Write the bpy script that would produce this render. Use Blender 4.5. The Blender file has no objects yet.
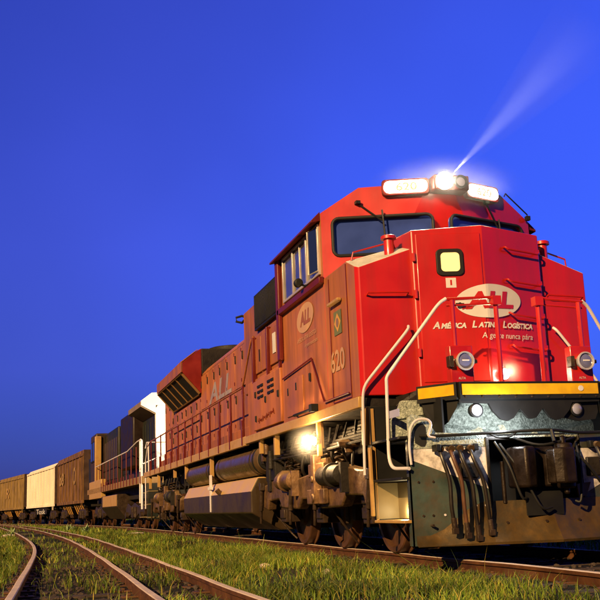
import bpy, math, random
import numpy as np
from mathutils import Vector, Matrix
random.seed(7); rng = np.random.default_rng(7)
R = math.radians
sc = bpy.context.scene
COL = sc.collection

# ------------------------------------------------------------------ camera
cam_d = bpy.data.cameras.new('camera'); cam = bpy.data.objects.new('camera', cam_d); COL.objects.link(cam)
sc.camera = cam
CAMP = Vector((-5.26448422, -10.63100808, 0.61519445))
yaw, pit, rol, F = R(15.96214656), R(11.85247777), R(-2.31237362), 977.5661986247592
fw = Vector((math.sin(yaw)*math.cos(pit), math.cos(yaw)*math.cos(pit), math.sin(pit)))
r0 = Vector((math.cos(yaw), -math.sin(yaw), 0)); u0 = r0.cross(fw)
rr = r0*math.cos(rol)+u0*math.sin(rol); uu = -r0*math.sin(rol)+u0*math.cos(rol)
m3 = Matrix((rr, uu, -fw)).transposed()
cam.matrix_world = Matrix.Translation(CAMP) @ m3.to_4x4()
cam_d.sensor_width = 36; cam_d.lens = F/600*36; cam_d.clip_end = 5000; cam_d.clip_start = .05

# ------------------------------------------------------------------ view
sc.view_settings.view_transform = 'Standard'; sc.view_settings.look = 'None'
sc.view_settings.exposure = 1.1; sc.view_settings.gamma = 1; sc.view_settings.use_curve_mapping = False

# ------------------------------------------------------------------ world (dusk sky)
SUN_EL, SUN_DIR = R(24), Vector((.66, .60, 0)).normalized()
w = bpy.data.worlds.new('World'); sc.world = w; w.use_nodes = True
nt = w.node_tree; nt.nodes.clear()
out = nt.nodes.new('ShaderNodeOutputWorld'); bg1 = nt.nodes.new('ShaderNodeBackground'); bg2 = nt.nodes.new('ShaderNodeBackground')
add = nt.nodes.new('ShaderNodeAddShader')
sky = nt.nodes.new('ShaderNodeTexSky'); sky.sky_type = 'NISHITA'; sky.sun_disc = False
sky.sun_elevation = R(1.0); sky.sun_rotation = math.atan2(-SUN_DIR.x, -SUN_DIR.y)
sky.ozone_density = 6; sky.air_density = 1; sky.dust_density = .3
bg1.inputs['Strength'].default_value = .05; sky.altitude = 200
# deep blue afterglow: elevation ramp, a little brighter to the right of the train
tc = nt.nodes.new('ShaderNodeTexCoord'); sep = nt.nodes.new('ShaderNodeSeparateXYZ')
nt.links.new(tc.outputs['Generated'], sep.inputs[0])
ramp = nt.nodes.new('ShaderNodeValToRGB')
el = ramp.color_ramp.elements
el[0].position = 0.0; el[0].color = (.014, .028, .20, 1)
el[1].position = 1.0; el[1].color = (.016, .022, .24, 1)
el[0].color = (.012, .030, .22, 1); el[1].color = (.004, .006, .05, 1)
for p, c in ((.035, (.024, .052, .40, 1)), (.12, (.042, .088, .72, 1)), (.24, (.044, .094, .84, 1)), (.36, (.042, .086, .82, 1)), (.53, (.040, .076, .76, 1)), (.68, (.010, .018, .18, 1))):
    e = el.new(p); e.color = c
ramp2 = nt.nodes.new('ShaderNodeValToRGB'); el = ramp2.color_ramp.elements
el[0].color = (.018, .034, .22, 1); el[1].color = (.004, .006, .05, 1)
for p, c in ((.05, (.034, .052, .38, 1)), (.14, (.062, .078, .62, 1)), (.26, (.062, .082, .70, 1)), (.38, (.048, .068, .62, 1)), (.53, (.038, .056, .54, 1)), (.68, (.008, .014, .14, 1))):
    e = el.new(p); e.color = c
nt.links.new(sep.outputs['Z'], ramp2.inputs[0])
nt.links.new(sep.outputs['Z'], ramp.inputs[0])
dot = nt.nodes.new('ShaderNodeVectorMath'); dot.operation = 'DOT_PRODUCT'
gd = Vector((.85, .53, -.05)).normalized(); dot.inputs[1].default_value = gd
nt.links.new(tc.outputs['Generated'], dot.inputs[0])
mr = nt.nodes.new('ShaderNodeMapRange'); mr.inputs[1].default_value = -.35; mr.inputs[2].default_value = .95
mr.inputs[3].default_value = .03; mr.inputs[4].default_value = .565
nt.links.new(dot.outputs['Value'], mr.inputs[0])
nz = nt.nodes.new('ShaderNodeTexNoise'); nz.inputs['Scale'].default_value = 3.0; nz.inputs['Detail'].default_value = 3
nt.links.new(tc.outputs['Generated'], nz.inputs['Vector'])
mr2 = nt.nodes.new('ShaderNodeMapRange'); mr2.inputs[1].default_value = .3; mr2.inputs[2].default_value = .7
mr2.inputs[3].default_value = .91; mr2.inputs[4].default_value = 1.09
nt.links.new(nz.outputs['Fac'], mr2.inputs[0])
mm = nt.nodes.new('ShaderNodeMath'); mm.operation = 'MULTIPLY'
nt.links.new(mr.outputs[0], mm.inputs[0]); nt.links.new(mr2.outputs[0], mm.inputs[1])
mrc = nt.nodes.new('ShaderNodeMapRange'); mrc.interpolation_type = 'SMOOTHSTEP'; mrc.inputs[1].default_value = .50; mrc.inputs[2].default_value = .86
nt.links.new(dot.outputs['Value'], mrc.inputs[0]); mxc = nt.nodes.new('ShaderNodeMix'); mxc.data_type = 'RGBA'
nt.links.new(mrc.outputs[0], mxc.inputs[0]); nt.links.new(ramp2.outputs[0], mxc.inputs[6]); nt.links.new(ramp.outputs[0], mxc.inputs[7])
nt.links.new(mxc.outputs[2], bg2.inputs['Color']); nt.links.new(mm.outputs[0], bg2.inputs['Strength'])
nt.links.new(sky.outputs[0], bg1.inputs['Color'])
nt.links.new(bg1.outputs[0], add.inputs[0]); nt.links.new(bg2.outputs[0], add.inputs[1]); nt.links.new(add.outputs[0], out.inputs[0])

# ------------------------------------------------------------------ sun (low, warm)
sd = bpy.data.lights.new('sun', 'SUN'); sd.energy = 4.4; sd.angle = R(.6); sd.color = (1, .63, .27)
sun = bpy.data.objects.new('sun', sd); COL.objects.link(sun)
dv = Vector((SUN_DIR.x*math.cos(SUN_EL), SUN_DIR.y*math.cos(SUN_EL), -math.sin(SUN_EL)))
sun.rotation_euler = dv.to_track_quat('-Z', 'Y').to_euler()

# ------------------------------------------------------------------ materials
MATS = {}
def mat(name, base, rough=.5, metal=0, coat=0, var=.0, vscale=3, bump=0, bscale=30, dirt=None, dirt_amt=.0, dscale=1.5, streak=False, emit=None, es=0, spec=None):
    if name in MATS: return MATS[name]
    base = tuple(c*.77 for c in base)
    if dirt: dirt = tuple(c*.72 for c in dirt)
    m = bpy.data.materials.new(name); m.use_nodes = True; n = m.node_tree; b = n.nodes['Principled BSDF']
    b.inputs['Roughness'].default_value = rough; b.inputs['Metallic'].default_value = metal
    b.inputs['Base Color'].default_value = (*base, 1)
    if coat: b.inputs['Coat Weight'].default_value = coat; b.inputs['Coat Roughness'].default_value = .12
    if spec is None and not coat and not emit and rough >= .3: spec = .22
    if spec is not None: b.inputs['Specular IOR Level'].default_value = spec
    t = n.nodes.new('ShaderNodeTexCoord')
    col = None
    if var:
        a = n.nodes.new('ShaderNodeTexNoise'); a.inputs['Scale'].default_value = vscale; a.inputs['Detail'].default_value = 6
        n.links.new(t.outputs['Object'], a.inputs['Vector'])
        r = n.nodes.new('ShaderNodeMapRange'); r.inputs[1].default_value = .3; r.inputs[2].default_value = .7; r.inputs[3].default_value = 1-var; r.inputs[4].default_value = 1+var
        n.links.new(a.outputs['Fac'], r.inputs[0])
        mx = n.nodes.new('ShaderNodeVectorMath'); mx.operation = 'SCALE'; mx.inputs[0].default_value = base
        n.links.new(r.outputs[0], mx.inputs['Scale']); col = mx.outputs[0]
        rg = n.nodes.new('ShaderNodeMapRange'); rg.inputs[1].default_value = .3; rg.inputs[2].default_value = .7
        rg.inputs[3].default_value = max(0, rough-.1); rg.inputs[4].default_value = min(1, rough+.12)
        n.links.new(a.outputs['Fac'], rg.inputs[0]); n.links.new(rg.outputs[0], b.inputs['Roughness'])
    if dirt:
        a = n.nodes.new('ShaderNodeTexNoise'); a.inputs['Scale'].default_value = dscale; a.inputs['Detail'].default_value = 8; a.inputs['Roughness'].default_value = .65
        mp = n.nodes.new('ShaderNodeMapping'); mp.inputs['Scale'].default_value = (4, 4, .35) if streak else (1, 1, 1)
        n.links.new(t.outputs['Object'], mp.inputs[0]); n.links.new(mp.outputs[0], a.inputs['Vector'])
        r = n.nodes.new('ShaderNodeMapRange'); r.inputs[1].default_value = .42; r.inputs[2].default_value = .68; r.inputs[3].default_value = 0; r.inputs[4].default_value = dirt_amt
        n.links.new(a.outputs['Fac'], r.inputs[0])
        mx = n.nodes.new('ShaderNodeMix'); mx.data_type = 'RGBA'
        n.links.new(r.outputs[0], mx.inputs[0])
        if col: n.links.new(col, mx.inputs[6])
        else: mx.inputs[6].default_value = (*base, 1)
        mx.inputs[7].default_value = (*dirt, 1); col = mx.outputs[2]
    if col: n.links.new(col, b.inputs['Base Color'])
    if bump:
        a = n.nodes.new('ShaderNodeTexNoise'); a.inputs['Scale'].default_value = bscale; a.inputs['Detail'].default_value = 5
        n.links.new(t.outputs['Object'], a.inputs['Vector'])
        bp = n.nodes.new('ShaderNodeBump'); bp.inputs['Strength'].default_value = bump; bp.inputs['Distance'].default_value = .02
        n.links.new(a.outputs['Fac'], bp.inputs['Height']); n.links.new(bp.outputs[0], b.inputs['Normal'])
    if emit: b.inputs['Emission Color'].default_value = (*emit, 1); b.inputs['Emission Strength'].default_value = es
    MATS[name] = m; return m
RED = mat('red_paint', (.43, .008, .005), .34, coat=.3, var=.14, vscale=1.2, bump=.22, bscale=1.6, dirt=(.26, .018, .010), dirt_amt=.4, dscale=1.6, streak=True)
REDD = mat('dark_red_paint', (.10, .010, .007), .4, var=.15)
SIDE = mat('faded_lamplit_red_paint', (.36, .115, .040), .5, spec=.25, var=.16, vscale=1.5, bump=.06, bscale=5, dirt=(.17, .062, .022), dirt_amt=.75, dscale=1.1, streak=True)  # sodium lamplight and sky reflection mixed into the dusty red
SIDE2 = mat('dusty_lamplit_red_paint', (.29, .09, .028), .5, spec=.25, var=.18, vscale=2, dirt=(.13, .05, .022), dirt_amt=.8, dscale=1.3, streak=True)  # darker dusty variant carrying the same lamplight tint
SILL = mat('ochre_sill_paint', (.42, .25, .075), .4, var=.15, vscale=3, dirt=(.25, .13, .06), dirt_amt=.8, dscale=3)
YEL = mat('yellow_paint', (.62, .36, .008), .4, var=.1, vscale=5, dirt=(.45, .22, .02), dirt_amt=.6, dscale=6)
BLK = mat('black_paint', (.009, .009, .009), .55, var=.2)
DGR = mat('dark_underframe', (.014, .011, .009), .6, var=.35, vscale=6, bump=.3, bscale=25)
GRM = mat('greasy_iron', (.042, .026, .016), .4, metal=.2, var=.4, vscale=7, bump=.4, bscale=20, dirt=(.03, .02, .015), dirt_amt=.9, dscale=6)
TRK = mat('truck_frame_iron', (.13, .072, .034), .4, metal=.15, var=.4, vscale=4, bump=.5, bscale=18, dirt=(.045, .025, .014), dirt_amt=1.0, dscale=5)
WHEEL = mat('wheel_steel', (.11, .05, .024), .45, metal=.4, var=.3, vscale=6, dirt=(.06, .03, .02), dirt_amt=.7, dscale=5)
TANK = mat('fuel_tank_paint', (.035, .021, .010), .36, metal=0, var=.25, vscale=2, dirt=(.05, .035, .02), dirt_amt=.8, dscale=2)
STEEL = mat('brushed_steel', (.13, .08, .04), .28, metal=.5, var=.2, vscale=3, dirt=(.07, .04, .02), dirt_amt=.8, dscale=3)
WHT = mat('white_handrail_paint', (.60, .56, .60), .4, var=.08)
ALU = mat('aluminium_frame', (.62, .55, .48), .35, metal=.6, var=.1)
GLS = mat('dark_glass', (.012, .018, .03), .04, coat=1, spec=1.0)
RUB = mat('black_rubber', (.012, .012, .012), .55)
PIL = mat('pilot_green_plate', (.036, .056, .050), .28, var=.35, vscale=4, bump=.3, bscale=9, dirt=(.07, .05, .03), dirt_amt=.8, dscale=5)
MOT = mat('chipped_grey_green_plate', (.34, .38, .33), .5, var=.4, vscale=40, bump=.8, bscale=60, dirt=(.07, .09, .07), dirt_amt=.9, dscale=30)
PWH = mat('worn_white_paint', (.62, .58, .58), .4, var=.2, vscale=5, bump=.2, bscale=12, dirt=(.10, .09, .08), dirt_amt=.9, dscale=7)
PLW = mat('warm_lit_plow_steel', (.105, .062, .02), .34, metal=.35, var=.4, vscale=3, bump=.35, bscale=12, dirt=(.05, .045, .03), dirt_amt=1.0, dscale=3.5)  # brown tone holds the warm light thrown up from the ground
COUP = mat('coupler_iron', (.016, .010, .007), .4, metal=.3, var=.4, vscale=8, bump=.2, bscale=25)
LET = mat('white_lettering', (.56, .54, .56), .5, var=.08)
LETS = mat('faded_lettering', (.44, .25, .14), .5, var=.1)
LETB = mat('blue_grey_lettering', (.27, .22, .24), .5, var=.15)
GREY = mat('anti_slip_grey', (.48, .46, .42), .7, var=.15, vscale=8, bump=.4, bscale=60)
CREAM = mat('lamplit_step_cream', (.17, .13, .065), .4, var=.15, vscale=4)  # cream puts the lamplight on steps and well walls into the colour
RAILM = mat('rail_steel_web', (.085, .034, .012), .6, metal=.2, var=.35, vscale=5, bump=.3, bscale=30)
RAILT = mat('polished_head_glint', (.52, .42, .36), .6, spec=.1, var=.15, vscale=4)  # pale matt colour paints the lamp glint on the polished heads
WOOD = mat('sleeper_timber', (.05, .035, .025), .85, var=.4, vscale=6, bump=.6, bscale=20)
DKGRN = mat('dark_green_paint', (.010, .013, .008), .5, var=.3, vscale=2, dirt=(.03, .017, .010), dirt_amt=.6)
LOCW = mat('lit_hood_end_white', (.78, .76, .70), .4, var=.08, vscale=2)  # white stands for lamplight on the second locomotive's hood end
FLAG_G = mat('flag_green', (.13, .14, .05), .5); FLAG_Y = mat('flag_yellow', (.50, .27, .06), .5); FLAG_B = mat('flag_blue', (.20, .12, .09), .5)
E_W = mat('lit_white_lamp', (.9, .9, .85), .3, emit=(1, .86, .58), es=40)
E_H = mat('lit_headlight', (.9, .9, .85), .3, emit=(1, .93, .8), es=45)
E_WIN = mat('lit_cab_window', (.9, .7, .3), .3, emit=(1, .72, .22), es=.42)
LENS = mat('clear_lamp_lens', (.16, .17, .34), .12, metal=.2, coat=1)
WSC = mat('windscreen_glass', (.03, .055, .24), .08, coat=1, var=.5, vscale=1.1)
LENS2 = mat('frosted_lamp_lens', (.26, .25, .30), .2, metal=.2, coat=.6)
CHROME = mat('chrome_rim', (.75, .70, .64), .22, metal=.55)

def lighten_top(m, col, lo=.1, hi=.5):
    n = m.node_tree; b = n.nodes['Principled BSDF']; g_ = n.nodes.new('ShaderNodeNewGeometry'); sp_ = n.nodes.new('ShaderNodeSeparateXYZ')
    n.links.new(g_.outputs['Normal'], sp_.inputs[0]); r = n.nodes.new('ShaderNodeMapRange'); r.inputs[1].default_value = lo; r.inputs[2].default_value = hi
    n.links.new(sp_.outputs['Z'], r.inputs[0]); mx = n.nodes.new('ShaderNodeMix'); mx.data_type = 'RGBA'; n.links.new(r.outputs[0], mx.inputs[0])
    src = b.inputs['Base Color'].links[0].from_socket; n.links.new(src, mx.inputs[6]); mx.inputs[7].default_value = (*col, 1); n.links.new(mx.outputs[2], b.inputs['Base Color'])
lighten_top(TANK, (.34, .22, .09), .2, .42); lighten_top(STEEL, (.21, .13, .065), .3, .9); lighten_top(TRK, (.19, .12, .06), .3, .9)  # paler upward faces; on the tank bevel they paint in the lamp reflection
# ------------------------------------------------------------------ mesh helper
class MB:
    def __init__(s): s.v = []; s.f = []; s.m = []
    def add(s, vs, fs, m=0):
        o = len(s.v); s.v += [tuple(v) for v in vs]; s.f += [tuple(i+o for i in f) for f in fs]; s.m += [m]*len(fs); return s
    def box(s, x0, x1, y0, y1, z0, z1, m=0):
        if x0 > x1: x0, x1 = x1, x0
        if y0 > y1: y0, y1 = y1, y0
        if z0 > z1: z0, z1 = z1, z0
        vs = [(x, y, z) for x in (x0, x1) for y in (y0, y1) for z in (z0, z1)]
        return s.add(vs, [(0,1,3,2), (4,6,7,5), (0,4,5,1), (2,3,7,6), (0,2,6,4), (1,5,7,3)], m)
    def prism(s, pts, plane, a, b, m=0):
        # pts in plane 'xz' extruded in y, 'yz' extruded in x, 'xy' extruded in z
        f = {'xz': lambda p, c: (p[0], c, p[1]), 'yz': lambda p, c: (c, p[0], p[1]), 'xy': lambda p, c: (p[0], p[1], c)}[plane]
        n = len(pts); vs = [f(p, a) for p in pts]+[f(p, b) for p in pts]
        return s.add(vs, [tuple(range(n))[::-1], tuple(range(n, 2*n))]+[(i, (i+1) % n, n+(i+1) % n, n+i) for i in range(n)], m)
    def sheet(s, pts, d, m=0):  # closed solid from planar-ish loop + thickness vector
        n = len(pts); vs = list(pts)+[tuple(Vector(p)+Vector(d)) for p in pts]
        return s.add(vs, [tuple(range(n))[::-1], tuple(range(n, 2*n))]+[(i, (i+1) % n, n+(i+1) % n, n+i) for i in range(n)], m)
    def rings(s, rings, close=True, caps=True, m=0):
        n = len(rings[0]); vs = [p for r in rings for p in r]; fs = []
        for k in range(len(rings)-1):
            for i in range(n if close else n-1):
                j = (i+1) % n; fs.append((k*n+i, k*n+j, (k+1)*n+j, (k+1)*n+i))
        if caps: fs.append(tuple(range(n))[::-1]); fs.append(tuple(range((len(rings)-1)*n, len(rings)*n)))
        return s.add(vs, fs, m)
    def tube(s, path, r, n=8, m=0, smooth=0):
        P = [Vector(p) for p in path]
        if smooth:  # round the corners
            Q = [P[0]]
            for i in range(1, len(P)-1):
                a = (P[i-1]-P[i]); b = (P[i+1]-P[i]); da = min(smooth, a.length*.45); db = min(smooth, b.length*.45)
                A = P[i]+a.normalized()*da; B = P[i]+b.normalized()*db
                for t in (0, .25, .5, .75, 1): Q.append((1-t)**2*A+2*t*(1-t)*P[i]+t*t*B)
            Q.append(P[-1]); P = Q
        rs = []; up = None
        for i, p in enumerate(P):
            d = (P[min(i+1, len(P)-1)]-P[max(i-1, 0)]).normalized()
            if up is None: up = Vector((0, 0, 1)) if abs(d.z) < .9 else Vector((1, 0, 0))
            x = d.cross(up).normalized(); up = x.cross(d).normalized()
            rs.append([tuple(p+x*r*math.cos(2*math.pi*k/n)+up*r*math.sin(2*math.pi*k/n)) for k in range(n)])
        return s.rings(rs, m=m)
    def lathe(s, o, axis, prof, n=24, m=0):  # prof: (height, radius) along axis
        o = Vector(o); d = Vector(axis).normalized(); up = Vector((0, 0, 1)) if abs(d.z) < .9 else Vector((1, 0, 0))
        x = d.cross(up).normalized(); y = x.cross(d)
        rs = [[tuple(o+d*h+x*r*math.cos(2*math.pi*k/n)+y*r*math.sin(2*math.pi*k/n)) for k in range(n)] for h, r in prof]
        return s.rings(rs, m=m)
    def cyl(s, p0, p1, r, n=20, m=0):
        d = Vector(p1)-Vector(p0); return s.lathe(p0, d, [(0, r), (d.length, r)], n, m)
    def build(s, name, mats, parent=None, bevel=0, smooth=True, label=None, seg=2):
        me = bpy.data.meshes.new(name); me.from_pydata(s.v, [], s.f)
        for q in (mats if isinstance(mats, (list, tuple)) else [mats]): me.materials.append(q)
        me.polygons.foreach_set('material_index', s.m)
        me.validate()
        import bmesh
        bm = bmesh.new(); bm.from_mesh(me); bmesh.ops.recalc_face_normals(bm, faces=bm.faces); bm.to_mesh(me); bm.free()
        if smooth:
            me.polygons.foreach_set('use_smooth', [True]*len(me.polygons)); me.set_sharp_from_angle(angle=R(32))
        o = bpy.data.objects.new(name, me); COL.objects.link(o)
        if parent: o.parent = parent
        if bevel:
            bv = o.modifiers.new('bevel', 'BEVEL'); bv.width = bevel; bv.segments = seg; bv.limit_method = 'ANGLE'; bv.angle_limit = R(35)
            bv.harden_normals = False
        if label: o['label'] = label
        return o
def thing(name, label, cat, loc=(0, 0, 0), rz=0, group=None, kind=None):
    o = bpy.data.objects.new(name, None); COL.objects.link(o); o.location = loc; o.rotation_euler = (0, 0, rz)
    o['label'] = label; o['category'] = cat
    if group: o['group'] = group
    if kind: o['kind'] = kind
    return o
def copy_tree(o, parent=None):
    c = o.copy(); COL.objects.link(c); c.parent = parent
    for ch in list(o.children): copy_tree(ch, c)
    return c
def lamp(name, typ, loc, energy, color, parent, direction=None, size=.05, spot=60, blend=.3):
    d = bpy.data.lights.new(name, typ); d.energy = energy; d.color = color; d.shadow_soft_size = size
    if typ == 'SPOT': d.spot_size = R(spot); d.spot_blend = blend
    o = bpy.data.objects.new(name, d); COL.objects.link(o); o.location = loc
    if direction: o.rotation_euler = Vector(direction).to_track_quat('-Z', 'Y').to_euler()
    if parent: o.parent = parent
    return o
def text(body, size, m, parent, fn, name='lettering', shear=0, offset=0, width=None, spacing=1, label=None, align='LEFT'):
    """flat letters; fn maps (u,v) of the text plane to a point on the surface"""
    c = bpy.data.curves.new('t', 'FONT'); c.body = body; c.size = size; c.shear = shear; c.offset = offset; c.space_character = spacing; c.resolution_u = 4
    o = bpy.data.objects.new('t', c); COL.objects.link(o)
    dg = bpy.context.evaluated_depsgraph_get(); me = bpy.data.meshes.new_from_object(o.evaluated_get(dg))
    bpy.data.objects.remove(o)
    xs = [v.co.x for v in me.vertices]; x0, x1 = min(xs), max(xs); k = 1 if width is None else width/(x1-x0)
    for v in me.vertices:
        u = (v.co.x-x0)*k
        if align == 'RIGHT': u -= (x1-x0)*k
        if align == 'CENTER': u -= (x1-x0)*k/2
        v.co = fn(u, v.co.y)
    me.materials.clear(); me.materials.append(m); me.name = name
    ob = bpy.data.objects.new(name, me); COL.objects.link(ob); ob.parent = parent
    if label: ob['label'] = label
    return ob
def boolean_cut(o, cutters):
    for c in cutters:
        c.hide_render = True
        md = o.modifiers.new('cut', 'BOOLEAN'); md.object = c; md.operation = 'DIFFERENCE'; md.solver = 'EXACT'
        while o.modifiers[0].name != md.name and o.modifiers[-1] == md and len(o.modifiers) > 1:
            o.modifiers.move(len(o.modifiers)-1, 0)
    bpy.context.view_layer.update()
    dg = bpy.context.evaluated_depsgraph_get(); me = bpy.data.meshes.new_from_object(o.evaluated_get(dg))
    me.name = o.data.name; o.modifiers.clear(); o.data = me
    for c in cutters: bpy.data.objects.remove(c)
def rrect(x0, x1, z0, z1, r, n=4):
    P = []
    for cx, cz, a in ((x1-r, z1-r, 0), (x0+r, z1-r, 90), (x0+r, z0+r, 180), (x1-r, z0+r, 270)):
        for k in range(n+1):
            t = R(a+90*k/n); P.append((cx+r*math.cos(t), cz+r*math.sin(t)))
    return P

# ================================================================== the ground
def trackx(y, y0=20, Rr=350.): return -(y-y0)**2/(2*Rr) if y > y0 else 0.
def vnoise(x, y):
    return .5*np.sin(x*1.3+1.7*np.sin(y*.7))+.3*np.sin(y*2.1+x*.9)+.2*np.sin(x*4.1-y*3.3)
def gz(x, y):
    tx = np.where(y > 20, -(y-20)**2/700., 0.)
    d = np.abs(x-tx)
    near = np.clip((d-1.3)/.5, 0, 1)
    return -.115+.025*vnoise(x, y)*near
xs = np.concatenate([np.linspace(-900, -40, 14), np.linspace(-38, -12, 20), np.linspace(-11.5, 9, 130), np.linspace(10, 40, 20), np.linspace(60, 900, 12)])
ys = np.concatenate([np.linspace(-300, -20, 8), np.linspace(-18, 45, 200), np.linspace(46, 120, 60), np.linspace(140, 1800, 16)])
X, Y = np.meshgrid(xs, ys); Z = gz(X, Y); Z = np.where(Y > 150, -.115, Z)
nx, ny = len(xs), len(ys)
g = MB(); g.v = [(float(a), float(b), float(c)) for a, b, c in zip(X.ravel(), Y.ravel(), Z.ravel())]
g.f = [(j*nx+i, j*nx+i+1, (j+1)*nx+i+1, (j+1)*nx+i) for j in range(ny-1) for i in range(nx-1)]; g.m = [0]*len(g.f)
GM = bpy.data.materials.new('soil_and_ballast'); GM.use_nodes = True
n = GM.node_tree; b = n.nodes['Principled BSDF']; b.inputs['Roughness'].default_value = .9; b.inputs['Specular IOR Level'].default_value = .1
t = n.nodes.new('ShaderNodeTexCoord')
v1 = n.nodes.new('ShaderNodeTexVoronoi'); v1.inputs['Scale'].default_value = 22; n.links.new(t.outputs['Object'], v1.inputs['Vector'])
n1 = n.nodes.new('ShaderNodeTexNoise'); n1.inputs['Scale'].default_value = 1.1; n1.inputs['Detail'].default_value = 7; n.links.new(t.outputs['Object'], n1.inputs['Vector'])
cr = n.nodes.new('ShaderNodeValToRGB'); n.links.new(n1.outputs['Fac'], cr.inputs[0])
cr.color_ramp.elements[0].position = .38; cr.color_ramp.elements[0].color = (.018, .014, .010, 1)
cr.color_ramp.elements[1].position = .62; cr.color_ramp.elements[1].color = (.024, .028, .009, 1)
mx = n.nodes.new('ShaderNodeMix'); mx.data_type = 'RGBA'; mx.blend_type = 'MULTIPLY'; mx.inputs[0].default_value = .7
n.links.new(cr.outputs[0], mx.inputs[6]); n.links.new(v1.outputs['Color'], mx.inputs[7]); n.links.new(mx.outputs[2], b.inputs['Base Color'])
bp = n.nodes.new('ShaderNodeBump'); bp.inputs['Strength'].default_value = 1; bp.inputs['Distance'].default_value = .03
n.links.new(v1.outputs['Distance'], bp.inputs['Height']); n.links.new(bp.outputs[0], b.inputs['Normal'])
go = g.build('ground', GM, smooth=True); go['kind'] = 'structure'; go['label'] = 'dark soil and old ballast of the rail yard'; go['category'] = 'ground'

# ================================================================== tracks
def railmesh(path, name, parent):
    prof = [(-.07, -.17), (.07, -.17), (.07, -.155), (.012, -.13), (.012, -.045), (.033, -.035), (.033, -.005), (.024, 0), (-.024, 0), (-.033, -.005), (-.033, -.035), (-.012, -.045), (-.012, -.13), (-.07, -.155)]
    rs = []
    for i, (x, y) in enumerate(path):
        a = path[max(i-1, 0)]; c = path[min(i+1, len(path)-1)]; d = Vector((c[0]-a[0], c[1]-a[1], 0)).normalized(); nrm = Vector((d.y, -d.x, 0))
        wob = .004*math.sin(y*1.7+x)
        rs.append([(x+nrm.x*p, y+nrm.y*p, q+wob) for p, q in prof])
    mb = MB(); mb.rings(rs)
    k = len(prof)
    for idx in range(len(rs)-1):
        mb.m[idx*k+7] = 1; mb.m[idx*k+6] = 1; mb.m[idx*k+8] = 1
    return mb.build(name, [RAILM, RAILT], parent, smooth=False)
YS = list(np.arange(-14, 20, 1.))+list(np.arange(20, 140, 2.))
mt = thing('railway_track', 'main railway track that carries the train, curving left in the distance', 'railway track')
for s in (-1, 1): railmesh([(trackx(y)+s*.836, y) for y in YS], 'rail', mt)
def interp(pts):
    px = [p[1] for p in pts]; pv = [p[0] for p in pts]
    # smooth (Catmull-like) through linear interpolation + box smoothing
    yy = np.arange(-16, 150, .5); vv = np.interp(yy, px, pv)
    for _ in range(14): vv = np.convolve(np.pad(vv, 2, mode='edge'), np.ones(5)/5, 'valid')
    return lambda y: float(np.interp(y, yy, vv))
far = [(-7.95, 75), (-11, 100), (-16, 130), (-20, 150)]
def sh(d): return [(x+d, y) for x, y in far]
RA = interp([(-5.75, -14), (-5.36, -2.6), (-5.27, 0), (-5.07, 5.8), (-5.0, 9), (-5.07, 16), (-5.5, 30), (-6.75, 58)]+sh(0))
RB = interp([(-4.55, -14), (-4.31, -3.4), (-4.26, -1), (-4.18, 3), (-4.12, 8), (-4.12, 17), (-4.5, 32), (-5.5, 52), (-5.8, 58)]+sh(.97))
RC = interp([(-3.8, -14), (-3.68, -4), (-3.63, 0), (-3.56, 5), (-3.50, 16), (-3.7, 24.6), (-4.12, 37.6), (-5.2, 58)]+sh(1.58))
ft = thing('railway_track', 'three railed side track with worn rusty rails curving through the grass', 'railway track')
for f in (RA, RB, RC): railmesh([(f(y), y) for y in np.arange(-14, 140, .8)], 'rail', ft)
for k in range(95):
    y = -9+k*.66
    for root, x0, x1 in ((ft, RA(y)-.45, RC(y)+.45),):
        MB().box(x0+random.uniform(-.06, .06), x1+random.uniform(-.06, .06), y-.11, y+.11, -.25, -.114).build('sleeper', WOOD, root, bevel=.008, seg=1)
for k in range(60):
    y = -9+k*.66
    MB().box(-1.35+random.uniform(-.05, .05), 1.35, y-.11, y+.11, -.25, -.108).build('sleeper', WOOD, mt, bevel=.008, seg=1)

# ================================================================== big locomotive
L = thing('locomotive', 'big red diesel locomotive with lit headlights at the head of the train', 'locomotive')
def P(mb, name, mats, parent=None, **k): return mb.build(name, mats, parent or L, **k)

# --- cab -----------------------------------------------------------
cs = [(-1.53, 1.82), (-1.53, 4.40), (-1.04, 4.72), (-.16, 4.74), (.16, 4.74), (1.04, 4.72), (1.53, 4.40), (1.53, 1.82)]
def cy(x): return .80+.47*max(0, (abs(x)-.14)/1.39)
cb = MB()
fr = [(x, cy(x), z) for x, z in cs]; bk = [(x, 3.55, z) for x, z in cs]
nn = 8
cb.add(fr+bk, [(0, 1, 2, 3)[::-1], (0, 3, 4, 7)[::-1], (4, 5, 6, 7)[::-1]], 0)
cb.add(fr+bk, [(8, 9, 10, 11, 12, 13, 14, 15)], 1)
cb.add(fr+bk, [(1, 2, 10, 9), (2, 3, 11, 10), (3, 4, 12, 11), (4, 5, 13, 12), (5, 6, 14, 13)], 2)
cb.add(fr+bk, [(0, 1, 9, 8), (6, 7, 15, 14), (7, 0, 8, 15)], 1)
import bmesh
cabo = P(cb, 'cab', [RED, SIDE, REDD], smooth=False)
bm = bmesh.new(); bm.from_mesh(cabo.data); bmesh.ops.remove_doubles(bm, verts=bm.verts, dist=.0005); bmesh.ops.recalc_face_normals(bm, faces=bm.faces); bm.to_mesh(cabo.data); bm.free()
cut = []
def fcut(x0, x1, z0, z1):  # cutter through a front window (prism in the facet plane)
    sg = 1 if x0 > 0 else -1
    a = Vector((x0, cy(x0), 0)); c = Vector((x1, cy(x1), 0)); d = (c-a).normalized(); nrm = Vector((d.y, -d.x, 0))
    if nrm.y > 0: nrm = -nrm
    Lh = (c-a).length
    def fn(u, v, o): p = a+d*u+nrm*o; return (p.x, p.y, v)
    pts = rrect(0, Lh, z0, z1, .09)
    return fn, pts
wins = []
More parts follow.
